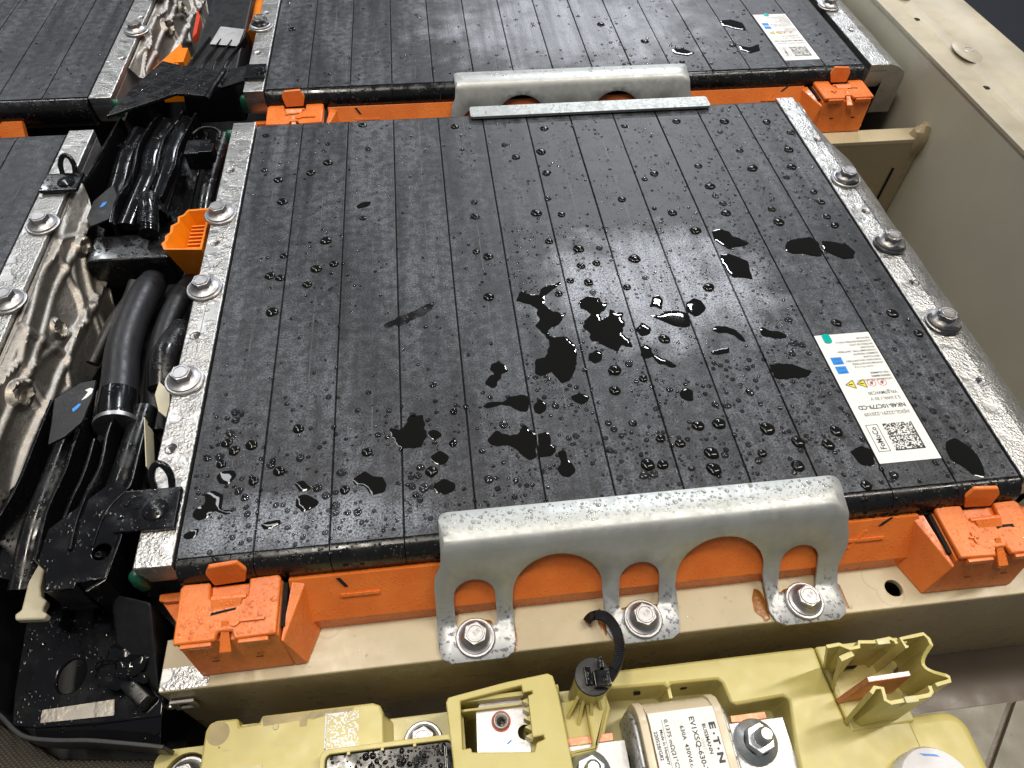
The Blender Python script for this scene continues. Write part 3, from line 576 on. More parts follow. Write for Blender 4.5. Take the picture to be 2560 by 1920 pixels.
def connector(xo, y, sg, parent):
    """orange terminal cover at a module corner; sg=1 at the left end, -1 mirrored at the right end"""
    X = lambda v: xo+sg*v; Y = lambda v: y+v
    bm = BM(); lo = [(X(2.6), Y(-5), -34.6), (X(40), Y(-5), -34.6), (X(41.5), Y(-34.4), -34.6), (X(4.5), Y(-34.8), -34.6)]; hi = [(X(0.6), Y(-7.2), -11.2), (X(39.8), Y(-7.2), -11.2), (X(39.8), Y(-29.6), -12.0), (X(1.2), Y(-29.2), -12.0)]
    hexa(bm, lo, hi); b = finish(bm, 'terminal_cover', M['orange'], parent, bevel=0.8, ang=25)
    # lid
    out = [(0.4, -8), (1.6, -6.4), (12, -6.6), (12.5, -13.2), (27.2, -13.6), (27.2, -6.4), (38.5, -6), (39.6, -7.2), (39.4, -29.8), (24, -30.4), (22.6, -27.0), (17.4, -26.8), (16.6, -30.2), (1.2, -30.2)]
    bm = BM(); plate(bm, [(X(a), Y(b_)) for a, b_ in out], [], -11.15, -8.6); lid = finish(bm, 'lid', M['orange'], b, bevmod=0.7)
    # upright latch tab leaning back over the notch
    bm = BM(); tb = [(13.2, -7.0, -9.5), (25.5, -6.4, -9.5), (27.3, -4.6, -3.5), (24.5, -3.2, 0.8), (13.5, -3.8, 0.4), (11.5, -4.8, -3.0)]
    hexa(bm, [(X(a), Y(b_-.9), c) for a, b_, c in tb], [(X(a), Y(b_+.9), c+.3) for a, b_, c in tb]); finish(bm, 'latch_tab', M['orange'], b, bevel=0.5)
    bm = BM(); box(bm, min(X(13), X(27)), max(X(13), X(27)), Y(-14.8), Y(-12.6), -10.2, -7.6); finish(bm, 'latch_bar', M['orange'], b, bevel=0.7)
    bm = BM(); hexa(bm, [(X(14), Y(-18), -8.5), (X(25), Y(-17.5), -8.5), (X(25.5), Y(-14.9), -8.5), (X(13.5), Y(-14.9), -8.5)], [(X(14.5), Y(-17.6), -8.4), (X(24.5), Y(-17), -8.4), (X(25.5), Y(-14.9), -7.2), (X(13.5), Y(-14.9), -7.2)]); finish(bm, 'latch_ramp', M['orange'], b, bevel=0.2)
    bm = BM()
    if sg > 0: hexa(bm, [(X(13.8), Y(-20.4), -8.8), (X(23.2), Y(-18.9), -8.8), (X(23.4), Y(-18.0), -8.8), (X(14), Y(-19.2), -8.8)], [(X(13.8), Y(-20.4), -8.52), (X(23.2), Y(-18.9), -8.52), (X(23.4), Y(-18.0), -8.52), (X(14), Y(-19.2), -8.52)])
    else: prism(bm, [(X(9), Y(-17.2)), (X(17), Y(-17.2)), (X(17), Y(-18.9)), (X(15), Y(-18.4)), (X(11), Y(-18.4)), (X(9), Y(-18.9))], -8.8, -8.52)
    finish(bm, 'slot', M['groove'], b)
    # front hinge strips, centre rib, front holes
    for xa, xb in ((3.5, 15.2), (25.0, 36.5)):
        bm = BM(); box(bm, min(X(xa), X(xb)), max(X(xa), X(xb)), Y(-31.8), Y(-30.0), -12.4, -9.6); finish(bm, 'hinge_strip', M['orange'], b, bevel=0.45)
    bm = BM(); hexa(bm, [(X(17.8), Y(-33.4), -16), (X(21.6), Y(-33.4), -16), (X(21.0), Y(-23), -9.2), (X(18.6), Y(-23), -9.2)], [(X(17.4), Y(-33.6), -13.2), (X(22.2), Y(-33.6), -13.2), (X(21.0), Y(-23), -7.4), (X(18.6), Y(-23), -7.4)]); finish(bm, 'centre_rib', M['orange'], b, bevel=0.4)
    for px in (13, 30):
        bm = BM(); hexa(bm, [(X(px-1.6), Y(-32.5), -23.4), (X(px+1.8), Y(-32.5), -23.1), (X(px+1.2), Y(-32.5), -24.4), (X(px-1.2), Y(-32.5), -24.4)], [(X(px-1.6), Y(-32.55), -23.4), (X(px+1.8), Y(-32.5), -23.1), (X(px+1.2), Y(-32.5), -24.4), (X(px-1.2), Y(-32.5), -24.4)])
        for v in bm.verts: v.co.y -= 0.35
        finish(bm, 'slot', M['groove'], b)
    if sg > 0:
        bm = BM(); box(bm, X(23), X(35), Y(-24.2), Y(-22.8), -8.55, -7.7); finish(bm, 'moulded_rib', M['orange'], b, bevel=0.3)
        bm = BM(); lathe(bm, X(23.5), Y(-23.6), [(2.0, -8.55), (2.0, -7.8), (0, -7.7)], 16); finish(bm, 'moulded_boss', M['orange'], b)
    else:   # moulded plus sign
        for a, c, d, e in ((27.5, 31.8, -22.2, -21.2), (29.2, 30.2, -24.2, -19.2)):
            bm = BM(); box(bm, X(c), X(a), Y(d), Y(e), -8.55, -7.75); finish(bm, 'plus_sign', M['orange'], b, bevel=0.25)
    # flared skirt towards the middle of the module
    bm = BM(); hexa(bm, [(X(56), Y(-8), -35), (X(40.2), Y(-8), -35), (X(41.6), Y(-34.5), -34.6), (X(46.5), Y(-34.2), -34.6)], [(X(49.0), Y(-7.5), -12.5), (X(43.5), Y(-7.5), -11.6), (X(40.3), Y(-31), -13.6), (X(41.2), Y(-31.6), -14.2)])
    finish(bm, 'skirt', M['orange'], b, bevel=0.5)
    bm = BM(); box(bm, min(X(40.1), X(41.6)), max(X(40.1), X(41.6)), Y(-26), Y(-8), -14.4, -12.6 if sg > 0 else -11.6); finish(bm, 'shadow_gap', M['groove'], b)
    # lug on the outer side
    bm = BM(); prism(bm, [(X(-13), Y(-3.4)), (X(-13), Y(-6.4)), (X(-10), Y(-7.4)), (X(0.5), Y(-7.2)), (X(0.5), Y(-3.2))], -24, -21.5); finish(bm, 'lug', M['orange'], b, bevel=0.8)
    bm = BM(); hexa(bm, [(X(-11), Y(-8.5), -34), (X(0.8), Y(-30), -34), (X(2.5), Y(-30), -34), (X(0), Y(-4), -34)], [(X(-12), Y(-6.5), -24), (X(0), Y(-22), -24), (X(1.5), Y(-22), -24), (X(1), Y(-4), -24)]); finish(bm, 'side_skirt', M['orange'], b, bevel=0.3)
    return b
hl = [(-10.9, 53.8), (-10.9, 121.2), (-10.9, 191.5), (-10.9, 259.7)]; hr = [(370.8, 52.6), (370.8, 122), (370.8, 184), (370.8, 260)]
MAIN = module(0, 12, 0, 'near battery module of twelve wet black cells with a white label at its right front', (-15.8, -0.9), (360.9, 374.0), hl, hr)
FAR = module(0.6, 15, 355, 'far battery module of fifteen black cells with the smaller-looking white label', (-14.2, -0.3), (451.5, 466.5), [(-9.3, 408), (-9, 473.5), (-9, 540)], [(459, 408), (459, 520)], pitch=29.68)
LEFT = module(-331, 7, 0, 'black left-hand battery module beside the crumpled aluminium plate', None, (-120.2, -104.6), (), [(-110, 259.7), (-110, 53.8)], cl=False, cr=False)
FLEFT = module(-329, 7, 355, 'black battery module in the far left corner', None, (-118, -103), (), [(-106.9, 407), (-106.4, 472.5)], cl=False, cr=False)
# ------------------------------------------------------------------ galvanised brackets
def bracket(dx, dy, label):
    t = thing('mounting_bracket', label, 'bracket', (190.5+dx, -15+dy, -35))
    # developed outline (x, s)
    def arch(c, hw, top, bot, n=14): return [(c+hw*math.cos(a), top+ (hw*1.0)*(1-math.sin(a))) for a in [math.pi*i/n for i in range(n+1)]]
    s0 = 0; foot = 69.5
    o = [(108, 0), (106, .5), (104.7, 1.6), (104.2, 3.5), (104.2, 18), (103.6, 24), (101.0, 29), (100.3, 34), (100.2, 46), (100.0, 54), (100.2, 63.5), (101.6, 67.4), (105, 69.5), (127.5, 69.5), (131.0, 67.5), (132.2, 63), (132.4, 52), (132.4, 46)]
    o += [(151.8-19.2*math.cos(a), 42-18.5*math.sin(a)) for a in [math.pi*i/18 for i in range(1, 18)]]
    o += [(171.2, 46), (171.2, 63), (173, 67.5), (177, 69.5), (198, 69.5), (201.5, 67.5), (203, 63), (203, 46)]
    o += [(222.8-19.6*math.cos(a), 42-18.5*math.sin(a)) for a in [math.pi*i/18 for i in range(1, 18)]]
    o += [(242.6, 46), (242.8, 63), (244.5, 67.5), (248.5, 69.5), (272, 69.5), (275.6, 67.5), (277.2, 63.5), (277.2, 54), (276.6, 46), (279.4, 36), (279.6, 30), (278.2, 24), (277.8, 18), (277.8, 3.5), (277.3, 1.6), (276, .5), (274, 0)]
    holes = []
    for c in (116.6, 187.1, 258.4):
        holes.append([(c+8.7*math.cos(a), 40.5-8.5*math.sin(a)) for a in [math.pi*i/12 for i in range(13)]] + [(c-8.9, 53), (c-8.2, 55), (c-6.5, 56.2), (c+6.5, 56.2), (c+8.2, 55), (c+8.9, 53)])
    def P(s, h=0):
        # profile: flat flange, bend, slope, bend, foot
        pts = [(9.0, 1.9), (-1.5, 1.9), (-4.4, 1.3), (-6.8, -0.6), (-9.0, -4.0), (-23.2, -29.4), (-24.6, -31.6), (-26.6, -32.9), (-41.5, -33.2)]
        acc = 0
        for (a, b), (c, d) in zip(pts, pts[1:]):
            l = math.hypot(c-a, d-b)
            if s <= acc+l or (c, d) == pts[-1]:
                q = (s-acc)/l; return a+(c-a)*q, b+(d-b)*q
            acc += l
    ex = [(x, s) for s in (10.5, 12.5, 13.6, 15, 16.8, 18.6, 20.2, 22.5, 49.8, 51.3, 52.8, 54.2, 55.5, 57) for x in [100+k*5.93 for k in range(1, 31)]]
    ex = [p for p in ex if inside(p, o) and not any(inside(p, h) for h in holes)]
    V, T = tri2d(o, holes, ex); bm = BM(); vv = []
    for x, s in V:
        y, z = P(s); vv.append(bm.verts.new((x+dx, y+dy, z)))
    for tt in T: bm.faces.new([vv[i] for i in tt])
    for v in [v for v in bm.verts if not v.link_faces]: bm.verts.remove(v)
    b = finish(bm, 'bracket_plate', M['galv'], t, ang=50)
    if sum(f.normal.z for f in b.data.polygons) < 0: b.data.flip_normals()
    md = b.modifiers.new('thick', 'SOLIDIFY'); md.thickness = 1.4*S; md.offset = -1
    md = b.modifiers.new('bev', 'BEVEL'); md.width = 0.2*S; md.segments = 1; md.limit_method = 'ANGLE'; md.angle_limit = math.radians(55)
    return t
BR = bracket(0, 0, 'galvanised steel bracket with arched cut-outs bolted over the near edge of the near module')
BR2 = bracket(30.2, 355, 'galvanised bracket clamping the far module, its feet hidden behind a flat bar')
bm = BM(); plate(bm, rrect(142, 309.5, 303, 315.5, 2.0), [], 1.2, 3.0); tag(finish(bm, 'clamp_bar', M['galv2'], bevmod=0.4), 'flat grey steel bar lying across the far edge of the near module', 'bar')
for x, lab in ((115.6, 'bracket bolt at the left foot of the near bracket'), (187.2, 'bracket bolt at the middle foot, right of the black cable tie'), (259.2, 'bracket bolt at the right foot of the near bracket')):
    bb = build_bolt(lab, 'bolts through the feet of the near bracket', (x, -32.4, -33.0), 8.3)
    bm = BM(); text(bm, '8.8', 2.6, x-0.4, -33.8, -25.80, 35, bold=0.08); text(bm, '/', 2.2, x-2.2, -31.4, -25.80, 10)
    finish(bm, 'stamped_grade', M['galv2'], bb)
# rust bleeding out from under the feet
for i, (x, y, sx_, sy_, lab) in enumerate(((117, -26.6, 7.6, 2.6, 'rusty water pooled in the slot above the left bracket bolt'), (131.8, -33, 1.3, 6, 'thin rust stain along the right side of the left bracket foot'), (102.6, -32.5, 1.3, 5, 'thin rust stain on the outer side of the left bracket foot'),
      (187, -26.6, 7.6, 1.7, 'rusty water in the slot above the middle bracket bolt'), (170.3, -31, 1.8, 5.5, 'rust stain left of the middle bracket foot, by the cable tie'), (240.6, -31.5, 3.0, 7.5, 'wide brown rust stain left of the right bracket foot'),
      (258.5, -26.6, 7.6, 1.7, 'rusty water in the slot above the right bracket bolt'), (278.4, -31, 1.0, 6, 'thin rust stain right of the right bracket foot'))):
    n_ = 26; poly = [(x+sx_*math.cos(a)*(1+.55*noise.noise((math.cos(a)*1.5+i*7, math.sin(a)*1.5, 1))), max(-38.6, y+sy_*math.sin(a)*(1+.55*noise.noise((math.cos(a)*2+i*3, math.sin(a)*2, 5))))) for a in [2*math.pi*k/n_ for k in range(n_)]]
    tag(finish(puddle_bm(poly, -34.97, 0.25, 0.15), 'rust_stain', M['rust']), lab, 'rust stain', 'rust around the bracket feet')
# ------------------------------------------------------------------ nut clip, tape
bm = BM(); plate(bm, [(-5, -5), (5, -5), (5, 5), (-5, 5)], [[(-2.6, -3), (2.2, -3), (2.2, 3), (-2.6, 3)]], 0, 1.6)
for v in bm.verts: x, y, z = v.co; v.co = Vector((x-6.5, -39.2-z, y-51))
finish(bm, 'clip_frame', M['rail_end'], t, bevmod=0.4)
bm = BM(); box(bm, -8.6, -4.6, -39.3, -39.05, -53.6, -48.4); finish(bm, 'clip_slot', M['groove'], t)
bm = BM(); box(bm, -14.5, -11.6, -41, -39.2, -53, -50); finish(bm, 'clip_tongue', M['rail_end'], t, bevel=0.4)
bm = BM(); box(bm, -11.5, 7.5, -38.6, -30, -34.97, -34.75); tag(finish(bm, 'aluminium_tape', M['rail'],), 'strip of bright aluminium tape on the beam under the left orange cover', 'tape')
# ------------------------------------------------------------------ yellow junction box
YB = thing('junction_box', 'yellow plastic high-voltage junction box in front of the beam with recesses and ribs', 'junction box', (150, -80, FZ))
rec = [(167.5, -57), (170, -55.4), (193, -56.3), (194.3, -58.2), (195.8, -56.4), (216, -56.9), (217.6, -58.5), (218.6, -66.6), (221, -67.4), (241.5, -66.6), (243.3, -68), (239.5, -86), (238.2, -96), (236, -112), (146, -112), (148, -79), (160, -77.5), (167.5, -62)]
bm = BM(); plate(bm, [(158.5, -50.5), (172, -48.4), (262, -48.4), (262, -58), (263.5, -80), (290, -81.5), (292, -150), (104, -150), (104, -80), (158.5, -76)], [rec], -72, -45); finish(bm, 'body', M['yellow'], YB, bevmod=1.1)
bm = BM(); box(bm, 128, 262, -150, -48.8, -74, -67); finish(bm, 'recess_floor', M['yellow2'], YB)
bm = BM(); box(bm, 5, 300, -150, -49.5, -100, -74.2); finish(bm, 'lower_case', M['yellow'], YB, bevel=3)
bm = BM(); box(bm, 194.2, 195.8, -61.5, -56.6, -66, -47.5); finish(bm, 'rib', M['yellow'], YB, bevel=0.3)
for x in (182.5, 203):
    bm = BM(); box(bm, x-1.3, x+1.3, -56.9, -56.0, -55, -52.6); finish(bm, 'wall_hole', M['groove'], YB)
# left housing
bm = BM(); plate(bm, [(5.2, -53), (6.4, -50.4), (9, -49.4), (17.6, -49.5), (18.6, -52.6), (26.2, -52.2), (26.8, -49.6), (71.5, -49.7), (74.6, -51), (75.6, -54), (78, -150), (3, -150)], [], -58, -45); h = finish(bm, 'left_housing', M['yellow'], YB, bevmod=1.6)
bm = BM(); box(bm, 17.5, 28, -60, -51.5, -58, -47.6); finish(bm, 'notch_step', M['yellow2'], h, bevel=0.4)
bm = BM(); hexa(bm, [(76, -150, -70), (83, -150, -70), (82, -56, -70), (74, -52, -70)], [(74, -150, -47), (77.9, -150, -47), (75.5, -55, -46.5), (73, -52, -46.5)]); finish(bm, 'side_slope', M['yellow'], h, bevel=0.5)
bm = BM(); box(bm, 8, 29, -120, -67.5, -45.05, -44.55); finish(bm, 'raised_panel', M['yellow2'], h, bevel=0.15)
bm = BM(); lathe(bm, 14.2, -71.2, [(2.2, -44.5), (2.0, -44.2), (1.4, -44.3), (0, -44.4)], 20); finish(bm, 'moulded_boss', M['yellow2'], h)
bm = BM(); lathe(bm, 33.0, -54.5, [(1.3, -44.98), (1.1, -44.7), (0.7, -44.75), (0, -44.8)], 16); finish(bm, 'moulded_boss', M['yellow2'], h)
bm = BM(); prism(bm, circ(10.4, -54.4, 4.5, 18), -45, -44.93); finish(bm, 'stain', M['grime'], h)
bm = BM(); plate(bm, [(27.2, -50.3), (64, -50.6), (63, -52.2), (54, -52.2), (48, -53.4), (45.5, -53), (45.3, -55.6), (42.4, -55.6), (42.2, -53.2), (28, -53.8)], [], -45, -44.94); finish(bm, 'stain', M['grime'], h)
bm = BM(); text(bm, 'DAC2LACTI', 2.6, 31.5, -61.6, -44.9, 0, 1.0); text(bm, '>PA<', 1.6, 12.5, -61.5, -44.9, 0); finish(bm, 'embossed_text', M['yellow2'], h)
bm = BM(); text(bm, 'e', 1.5, 11.2, -60.0, -44.88, 0); finish(bm, 'printed_mark', M['ink'], h)
bm = BM(); rr = random.Random(3)
cells2d(bm, 52.9, 65.9, -64.9, -52.0, -44.9, 22, 22, rr, 0.5); quad(bm, 52.5, 53.1, -65.2, -51.8, -44.9); quad(bm, 52.5, 66.2, -65.4, -64.9, -44.9); finish(bm, 'etched_code', M['white'], h)
# black rubber cover and its rim
bm = BM(); plate(bm, rrect(52.0, 105.2, -130, -66.2, 3.2), [rrect(54.0, 103.2, -128, -68.2, 2.4)], -60, -39.4); r_ = finish(bm, 'cover_rim', M['yellow'], YB, bevmod=0.35)
for x in (63, 76, 88.5):
    bm = BM(); box(bm, x-.6, x+.6, -69.2, -68.0, -45, -39.3); finish(bm, 'rim_tooth', M['yellow'], r_, bevel=0.15)
bm = BM(); prism(bm, rrect(54.1, 103.1, -127.9, -68.3, 2.3), -60, -41.2); k = finish(bm, 'black_cover', M['wetblack'], YB, bevel=0.5)
bm = BM(); box(bm, 99.6, 100.8, -127, -70, -41.2, -40.4); finish(bm, 'ridge', M['wetblack'], k, bevel=0.3)
# low strips and terminal frame
bm = BM(); box(bm, 76, 103, -72, -53.5, -75, -57.5); finish(bm, 'low_step', M['yellow2'], YB, bevel=0.8)
bm = BM(); plate(bm, [(101.6, -54.8), (102.6, -53.0), (127, -49.6), (144, -48.2), (146, -49.4), (147.2, -56), (148.5, -80), (150, -150), (103.5, -150), (103.0, -76)], [[(107.4, -55.0), (132.6, -51.8), (132.8, -54.6), (136.8, -54.4), (136.8, -55.4), (134.8, -55.8), (134.6, -71.6), (139.0, -71.2), (139.2, -72.6), (136, -73.4), (134.6, -76.6), (110.5, -74.0), (110.3, -72.4), (107.0, -72.6)]], -50, -38); fr_ = finish(bm, 'terminal_frame', M['yellow'], YB, bevmod=0.7)
bm = BM(); box(bm, 102.5, 108, -76, -54, -70, -49.5); box(bm, 107.0, 133, -54.8, -53.0, -70, -41.5); box(bm, 134, 149, -78, -50, -70, -49.5); box(bm, 103.4, 149, -110, -76, -72, -49.5); finish(bm, 'frame_skirt', M['yellow'], fr_, bevel=0.3)
bm = BM(); box(bm, 107.5, 134, -57.6, -56.6, -60, -44.5); finish(bm, 'inner_ledge', M['yellow'], fr_, bevel=0.2)
bm = BM()
for i in range(5): prism(bm, [(134.7, -56.2-i*3.3), (132.2, -57.0-i*3.3), (134.7, -58.6-i*3.3)], -46.5, -40.5)
finish(bm, 'comb', M['yellow'], fr_)
BB = thing('busbar', 'silver busbar tab with a threaded bushing inside the yellow frame', 'busbar', (123, -64, -50))
bm = BM(); plate(bm, [(113.4, -57), (115.6, -54.2), (130.4, -53.6), (133.8, -56), (134.0, -75.5), (112.4, -75.5)], [circ(123.2, -62.3, 3.4, 24), circ(132.4, -67.4, 2.9, 24)], -49.5, -47.5); b = finish(bm, 'tab', M['busbar'], BB, bevmod=0.3)
bm = BM(); lathe(bm, 123.2, -62.3, [(3.95, -47.5), (3.95, -46.9), (3.3, -46.9), (3.1, -47.5)], 28); finish(bm, 'red_ring', M['redplastic'], BB)
bm = BM(); pr = [(3.2, -47.6), (3.25, -45.6), (2.9, -45.3), (2.6, -45.4)]
for q in range(8): pr += [(2.2, -46.0-q*.6), (1.9, -46.3-q*.6)]
pr += [(1.9, -60), (0, -60)]; lathe(bm, 123.2, -62.3, pr, 28); finish(bm, 'bushing', M['rail_end'], BB)
bm = BM(); quad(bm, 123.4, 124.7, -57.4, -56.2, -47.45); finish(bm, 'blue_mark', M['blue'], BB)
bm = BM(); prism(bm, [(124.6, -70.6), (126.4, -69.6), (126.8, -69.9), (125.0, -71.1)], -47.5, -47.42); finish(bm, 'blue_mark', M['blue'], BB)
# cable tie post
bm = BM(); plate(bm, [(143, -62.5), (149, -57.2), (168.5, -56.2), (169.2, -62), (165, -71), (160, -76.8), (147.5, -78), (145.5, -70)], [], -70, -49); q = finish(bm, 'post_base', M['yellow'], YB, bevmod=0.8)
bm = BM(); lathe(bm, 161, -54, [(7.2, -62), (6.8, -50), (7.0, -32), (7.2, -30.4), (6.4, -30)], 32); finish(bm, 'cable_post', M['yellow'], YB)
for a, b in (((150.5, -64), (157, -56)), ((154.5, -67), (158.5, -57)), ((160, -68), (160.5, -59)), ((165.5, -66), (163, -58))):
    bm = BM(); d = Vector((b[0]-a[0], b[1]-a[1], 0)).normalized(); n_ = Vector((-d.y, d.x, 0))*0.7; A = Vector((*a, 0)); B = Vector((*b, 0))
    lo = [A-n_, A+n_, B+n_, B-n_]; hexa(bm, [(p.x, p.y, -50) for p in lo], [(p.x, p.y, z) for p, z in zip(lo, (-48.6, -48.6, -38, -38))]); finish(bm, 'gusset', M['yellow'], YB, bevel=0.2)
CT = thing('cable_tie', 'black push-mount cable tie standing on the yellow post and curling up to the bracket', 'cable tie', (161, -54, -30))
bm = BM(); lathe(bm, 161, -54, [(7.0, -31), (7.5, -29.6), (7.2, -28.6), (5.5, -28.2), (0, -28.2)], 32); finish(bm, 'base_disc', M['matteblack'], CT)
bm = BM(); box(bm, 160.5, 167.2, -59.2, -52.8, -28.3, -24.2); finish(bm, 'locking_head', M['gloss'], CT, bevel=0.5)
bm = BM(); box(bm, 163.6, 165.2, -52.6, -48.4, -28.2, -22.8); finish(bm, 'spring_finger', M['gloss'], CT, bevel=0.3)
bm = BM(); box(bm, 157.5, 160.2, -57.5, -50.5, -28.3, -26.6); finish(bm, 'cross_web', M['gloss'], CT, bevel=0.4)
bm = BM(); P_ = smoothpath([(166.5, -56.6, -25.5), (170.4, -52.2, -23), (172.6, -47.0, -22), (173.4, -41.5, -24), (173.0, -37, -25), (170.8, -32.0, -26.4), (167.6, -29.9, -28.5), (164.6, -29.8, -30.8), (163.0, -31.2, -31.6)], 8); R0 = None
for i, c in enumerate(P_):
    tn = (P_[min(i+1, len(P_)-1)]-P_[max(i-1, 0)]).normalized(); sd = Vector((0.75, -0.1, 0.62)); sd = (sd-tn*sd.dot(tn)).normalized(); up = tn.cross(sd)
    Rr = [bm.verts.new(c+sd*a+up*b) for a, b in ((-2.1, -.5), (2.1, -.5), (2.1, .5), (-2.1, .5))]
    if R0:
        for j in range(4): bm.faces.new((R0[j], R0[(j+1) % 4], Rr[(j+1) % 4], Rr[j]))
    else: bm.faces.new(Rr[::-1])
    R0 = Rr
bm.faces.new(R0); st = finish(bm, 'strap', M['wetblack'], CT)
bm = BM()
for i in range(6, len(P_)-10, 1):
    c = P_[i]; tn = (P_[i+1]-P_[i-1]).normalized(); sd = Vector((0.75, -0.1, 0.62)); sd = (sd-tn*sd.dot(tn)).normalized(); up = tn.cross(sd)
    for sgn in (1, -1):
        pts = [c+sd*a+tn*b+up*(sgn*0.5) for a, b in ((-1.6, -.22), (1.6, -.22), (1.6, .22), (-1.6, .22))]
        hexa(bm, pts, [p+up*sgn*.5 for p in pts])
finish(bm, 'strap_teeth', M['sleeve'], st)
# fuse
FU = thing('fuse', 'cream ceramic fuse with a white printed label lying between two steel nuts', 'fuse', (194, -84, -60))
def fprof(g=0): return [(-62.2+g, -66), (-62.0+g, -47), (-62.8+g, -42), (-65.2+g, -37.2), (-69+g*.6, -34.2-g*.8), (-73, -33.2-g), (-103, -33.2-g), (-108, -35), (-112, -42), (-112, -66)]
bm = BM(); prof_x(bm, fprof(-0.9), 180.2, 206.8); finish(bm, 'body', M['cream'], FU, bevel=0.3, ang=60)
for xa, xb in ((176.6, 180.0), (207.0, 210.6)):
    bm = BM(); prof_x(bm, fprof(0), xa, xb); finish(bm, 'end_cap', M['cream'], FU, bevel=0.5, ang=60)
for xa, xb in ((174.4, 176.4), (210.8, 212.6)):
    bm = BM(); prof_x(bm, [(a-2.2 if a > -80 else a+1.2, b-2.6 if b > -60 else b) for a, b in fprof(0)], xa, xb); finish(bm, 'solder_ring', M['galv'], FU, bevel=0.8, ang=60)
bm = BM(); quad(bm, 180.3, 206.7, -103, -72.6, -32.20); 
f = bm.faces.new([bm.verts.new(p) for p in ((180.3, -72.6, -32.20), (206.7, -72.6, -32.20), (206.7, -69.2, -33.05), (180.3, -69.2, -33.05))]); lb = finish(bm, 'label', M['white'], FU)
bm = BM(); zt = -32.12
text(bm, 'E', 3.3, 203.2, -75.0, zt, -88, 1.5, 0.16); text(bm, 'T', 3.3, 203.3, -80.6, zt, -88, 1.3, 0.16); text(bm, 'N', 3.3, 203.4, -85.8, zt, -88, 1.5, 0.16)
prism(bm, circ(204.2, -79.2, .42, 10), zt-.01, zt); prism(bm, circ(204.4, -84.6, .42, 10), zt-.01, zt)
text(bm, 'BUSSMANN', 2.0, 200.4, -75.3, zt, -88, 1.05, 0.05); text(bm, 'EV1XSQ-630-T', 2.8, 196.0, -72.2, zt, -88, 1.12, 0.05)
text(bm, '630A  430Vd.c.', 2.2, 191.6, -75.0, zt, -88, 1.1, 0.04); text(bm, '0.1375 mΩ(21°C)', 2.15, 185.9, -72.2, zt, -88, 1.12, 0.04)
text(bm, 'Made in Hungary', 1.7, 183.4, -75.6, zt, -88, 1.05, 0.03); text(bm, '220528/G82', 1.95, 181.0, -76, zt, -88, 1.05, 0.04)
quad(bm, 185.0, 185.12, -92, -72.0, zt); finish(bm, 'printed_text', M['ink'], lb)
bm = BM(); text(bm, 'SERIES', 1.6, 198.6, -80, zt, -88, 1.0, 0.0); finish(bm, 'printed_text', M['galv2'], lb)
for xa, xb, ya in ((213.6, 239.5, -73.6), (142, 172.4, -74.5)):
    bm = BM(); plate(bm, [(xa, -95), (xb, -95), (xb, ya), (xa, ya)], [], -50, -48); finish(bm, 'blade', M['busbar'], FU, bevmod=0.3)
bm = BM(); box(bm, 147, 168, -74.3, -71.2, -50.5, -48.8); tag(finish(bm, 'copper_strip', M['copper'], bevel=0.3), 'edge of the copper strip showing behind the left fuse blade', 'busbar')
bm = BM(); box(bm, 218, 233, -73.4, -70.6, -50.5, -48.8); tag(finish(bm, 'copper_strip', M['copper'], bevel=0.3), 'edge of the copper strip showing behind the right fuse blade', 'busbar')
bm = BM(); prof_x(bm, [(-96, -62), (-80, -56), (-79, -57), (-96, -63)], 171, 176); finish(bm, 'blade_slot', M['groove'], FU)
def nut(x, y, label):
    t = thing('flange_nut', label, 'nut', (x, y, -48), 'zinc flange nuts on the fuse studs')
    bm = BM(); lathe(bm, x, y, [(0, -48), (8.6, -48), (8.8, -46.9), (8.0, -46.2), (5.6, -44.6)], 36); finish(bm, 'flange', M['zinc'], t)
    bm = BM(); hexa(bm, [(*p, -45.6) for p in circ(x, y, 6.0, 6, .3)], [(*p, -39.6) for p in circ(x, y, 5.9, 6, .3)]); finish(bm, 'hex_body', M['zinc'], t, bevel=0.55)
    bm = BM(); pr = [(3.1, -39.6)]
    for q in range(7): pr += [(3.1, -39.3+q*.95), (2.7, -38.9+q*.95)]
    pr += [(2.4, -32.6), (2.1, -32.2), (0, -32.2)]; lathe(bm, x, y, pr, 24); finish(bm, 'stud', M['zinc'], t)
    return t
nut(224.8, -81.6, 'zinc flange nut on a stud, right of the fuse'); nut(155.6, -85.4, 'zinc flange nut on a stud, left of the fuse, cut by the bottom edge')
# cradle with copper tongue
bm = BM(); plate(bm, [(262.2, -48.6), (300, -48.6), (300, -58), (292, -62), (292, -82), (264, -83)], [], -72, -44.4); cb = finish(bm, 'cradle_base', M['yellow'], YB, bevmod=0.8)
def lean(path_lo, path_hi, th, name='cradle_wall', z0=-44.5, z1=-15):
    bm = BM(); rows = []
    n = len(path_lo)
    for i in range(n):
        a = Vector(path_lo[i]); b = Vector(path_hi[i]); d = (Vector(path_hi[min(i+1, n-1)])-Vector(path_hi[max(i-1, 0)])); d.normalize(); s = Vector((-d.y, d.x))*th/2
        zz = z1 if not isinstance(z1, (list, tuple)) else z1[i]
        rows.append([bm.verts.new((*(a-s), z0)), bm.verts.new((*(a+s), z0)), bm.verts.new((*(b+s), zz)), bm.verts.new((*(b-s), zz))])
    for A, B in zip(rows, rows[1:]):
        for j in range(4): bm.faces.new((A[j], A[(j+1) % 4], B[(j+1) % 4], B[j]))
    bm.faces.new(rows[0][::-1]); bm.faces.new(rows[-1]); return finish(bm, name, M['yellow'], cb, bevel=0.25, ang=40)
fr = [(262.6, -75.5), (265, -73.6), (267.8, -74.2), (267.0, -78.4), (268.6, -79.6), (276, -79.2), (284.6, -78.6), (286.0, -77.6), (286.2, -75.4)]
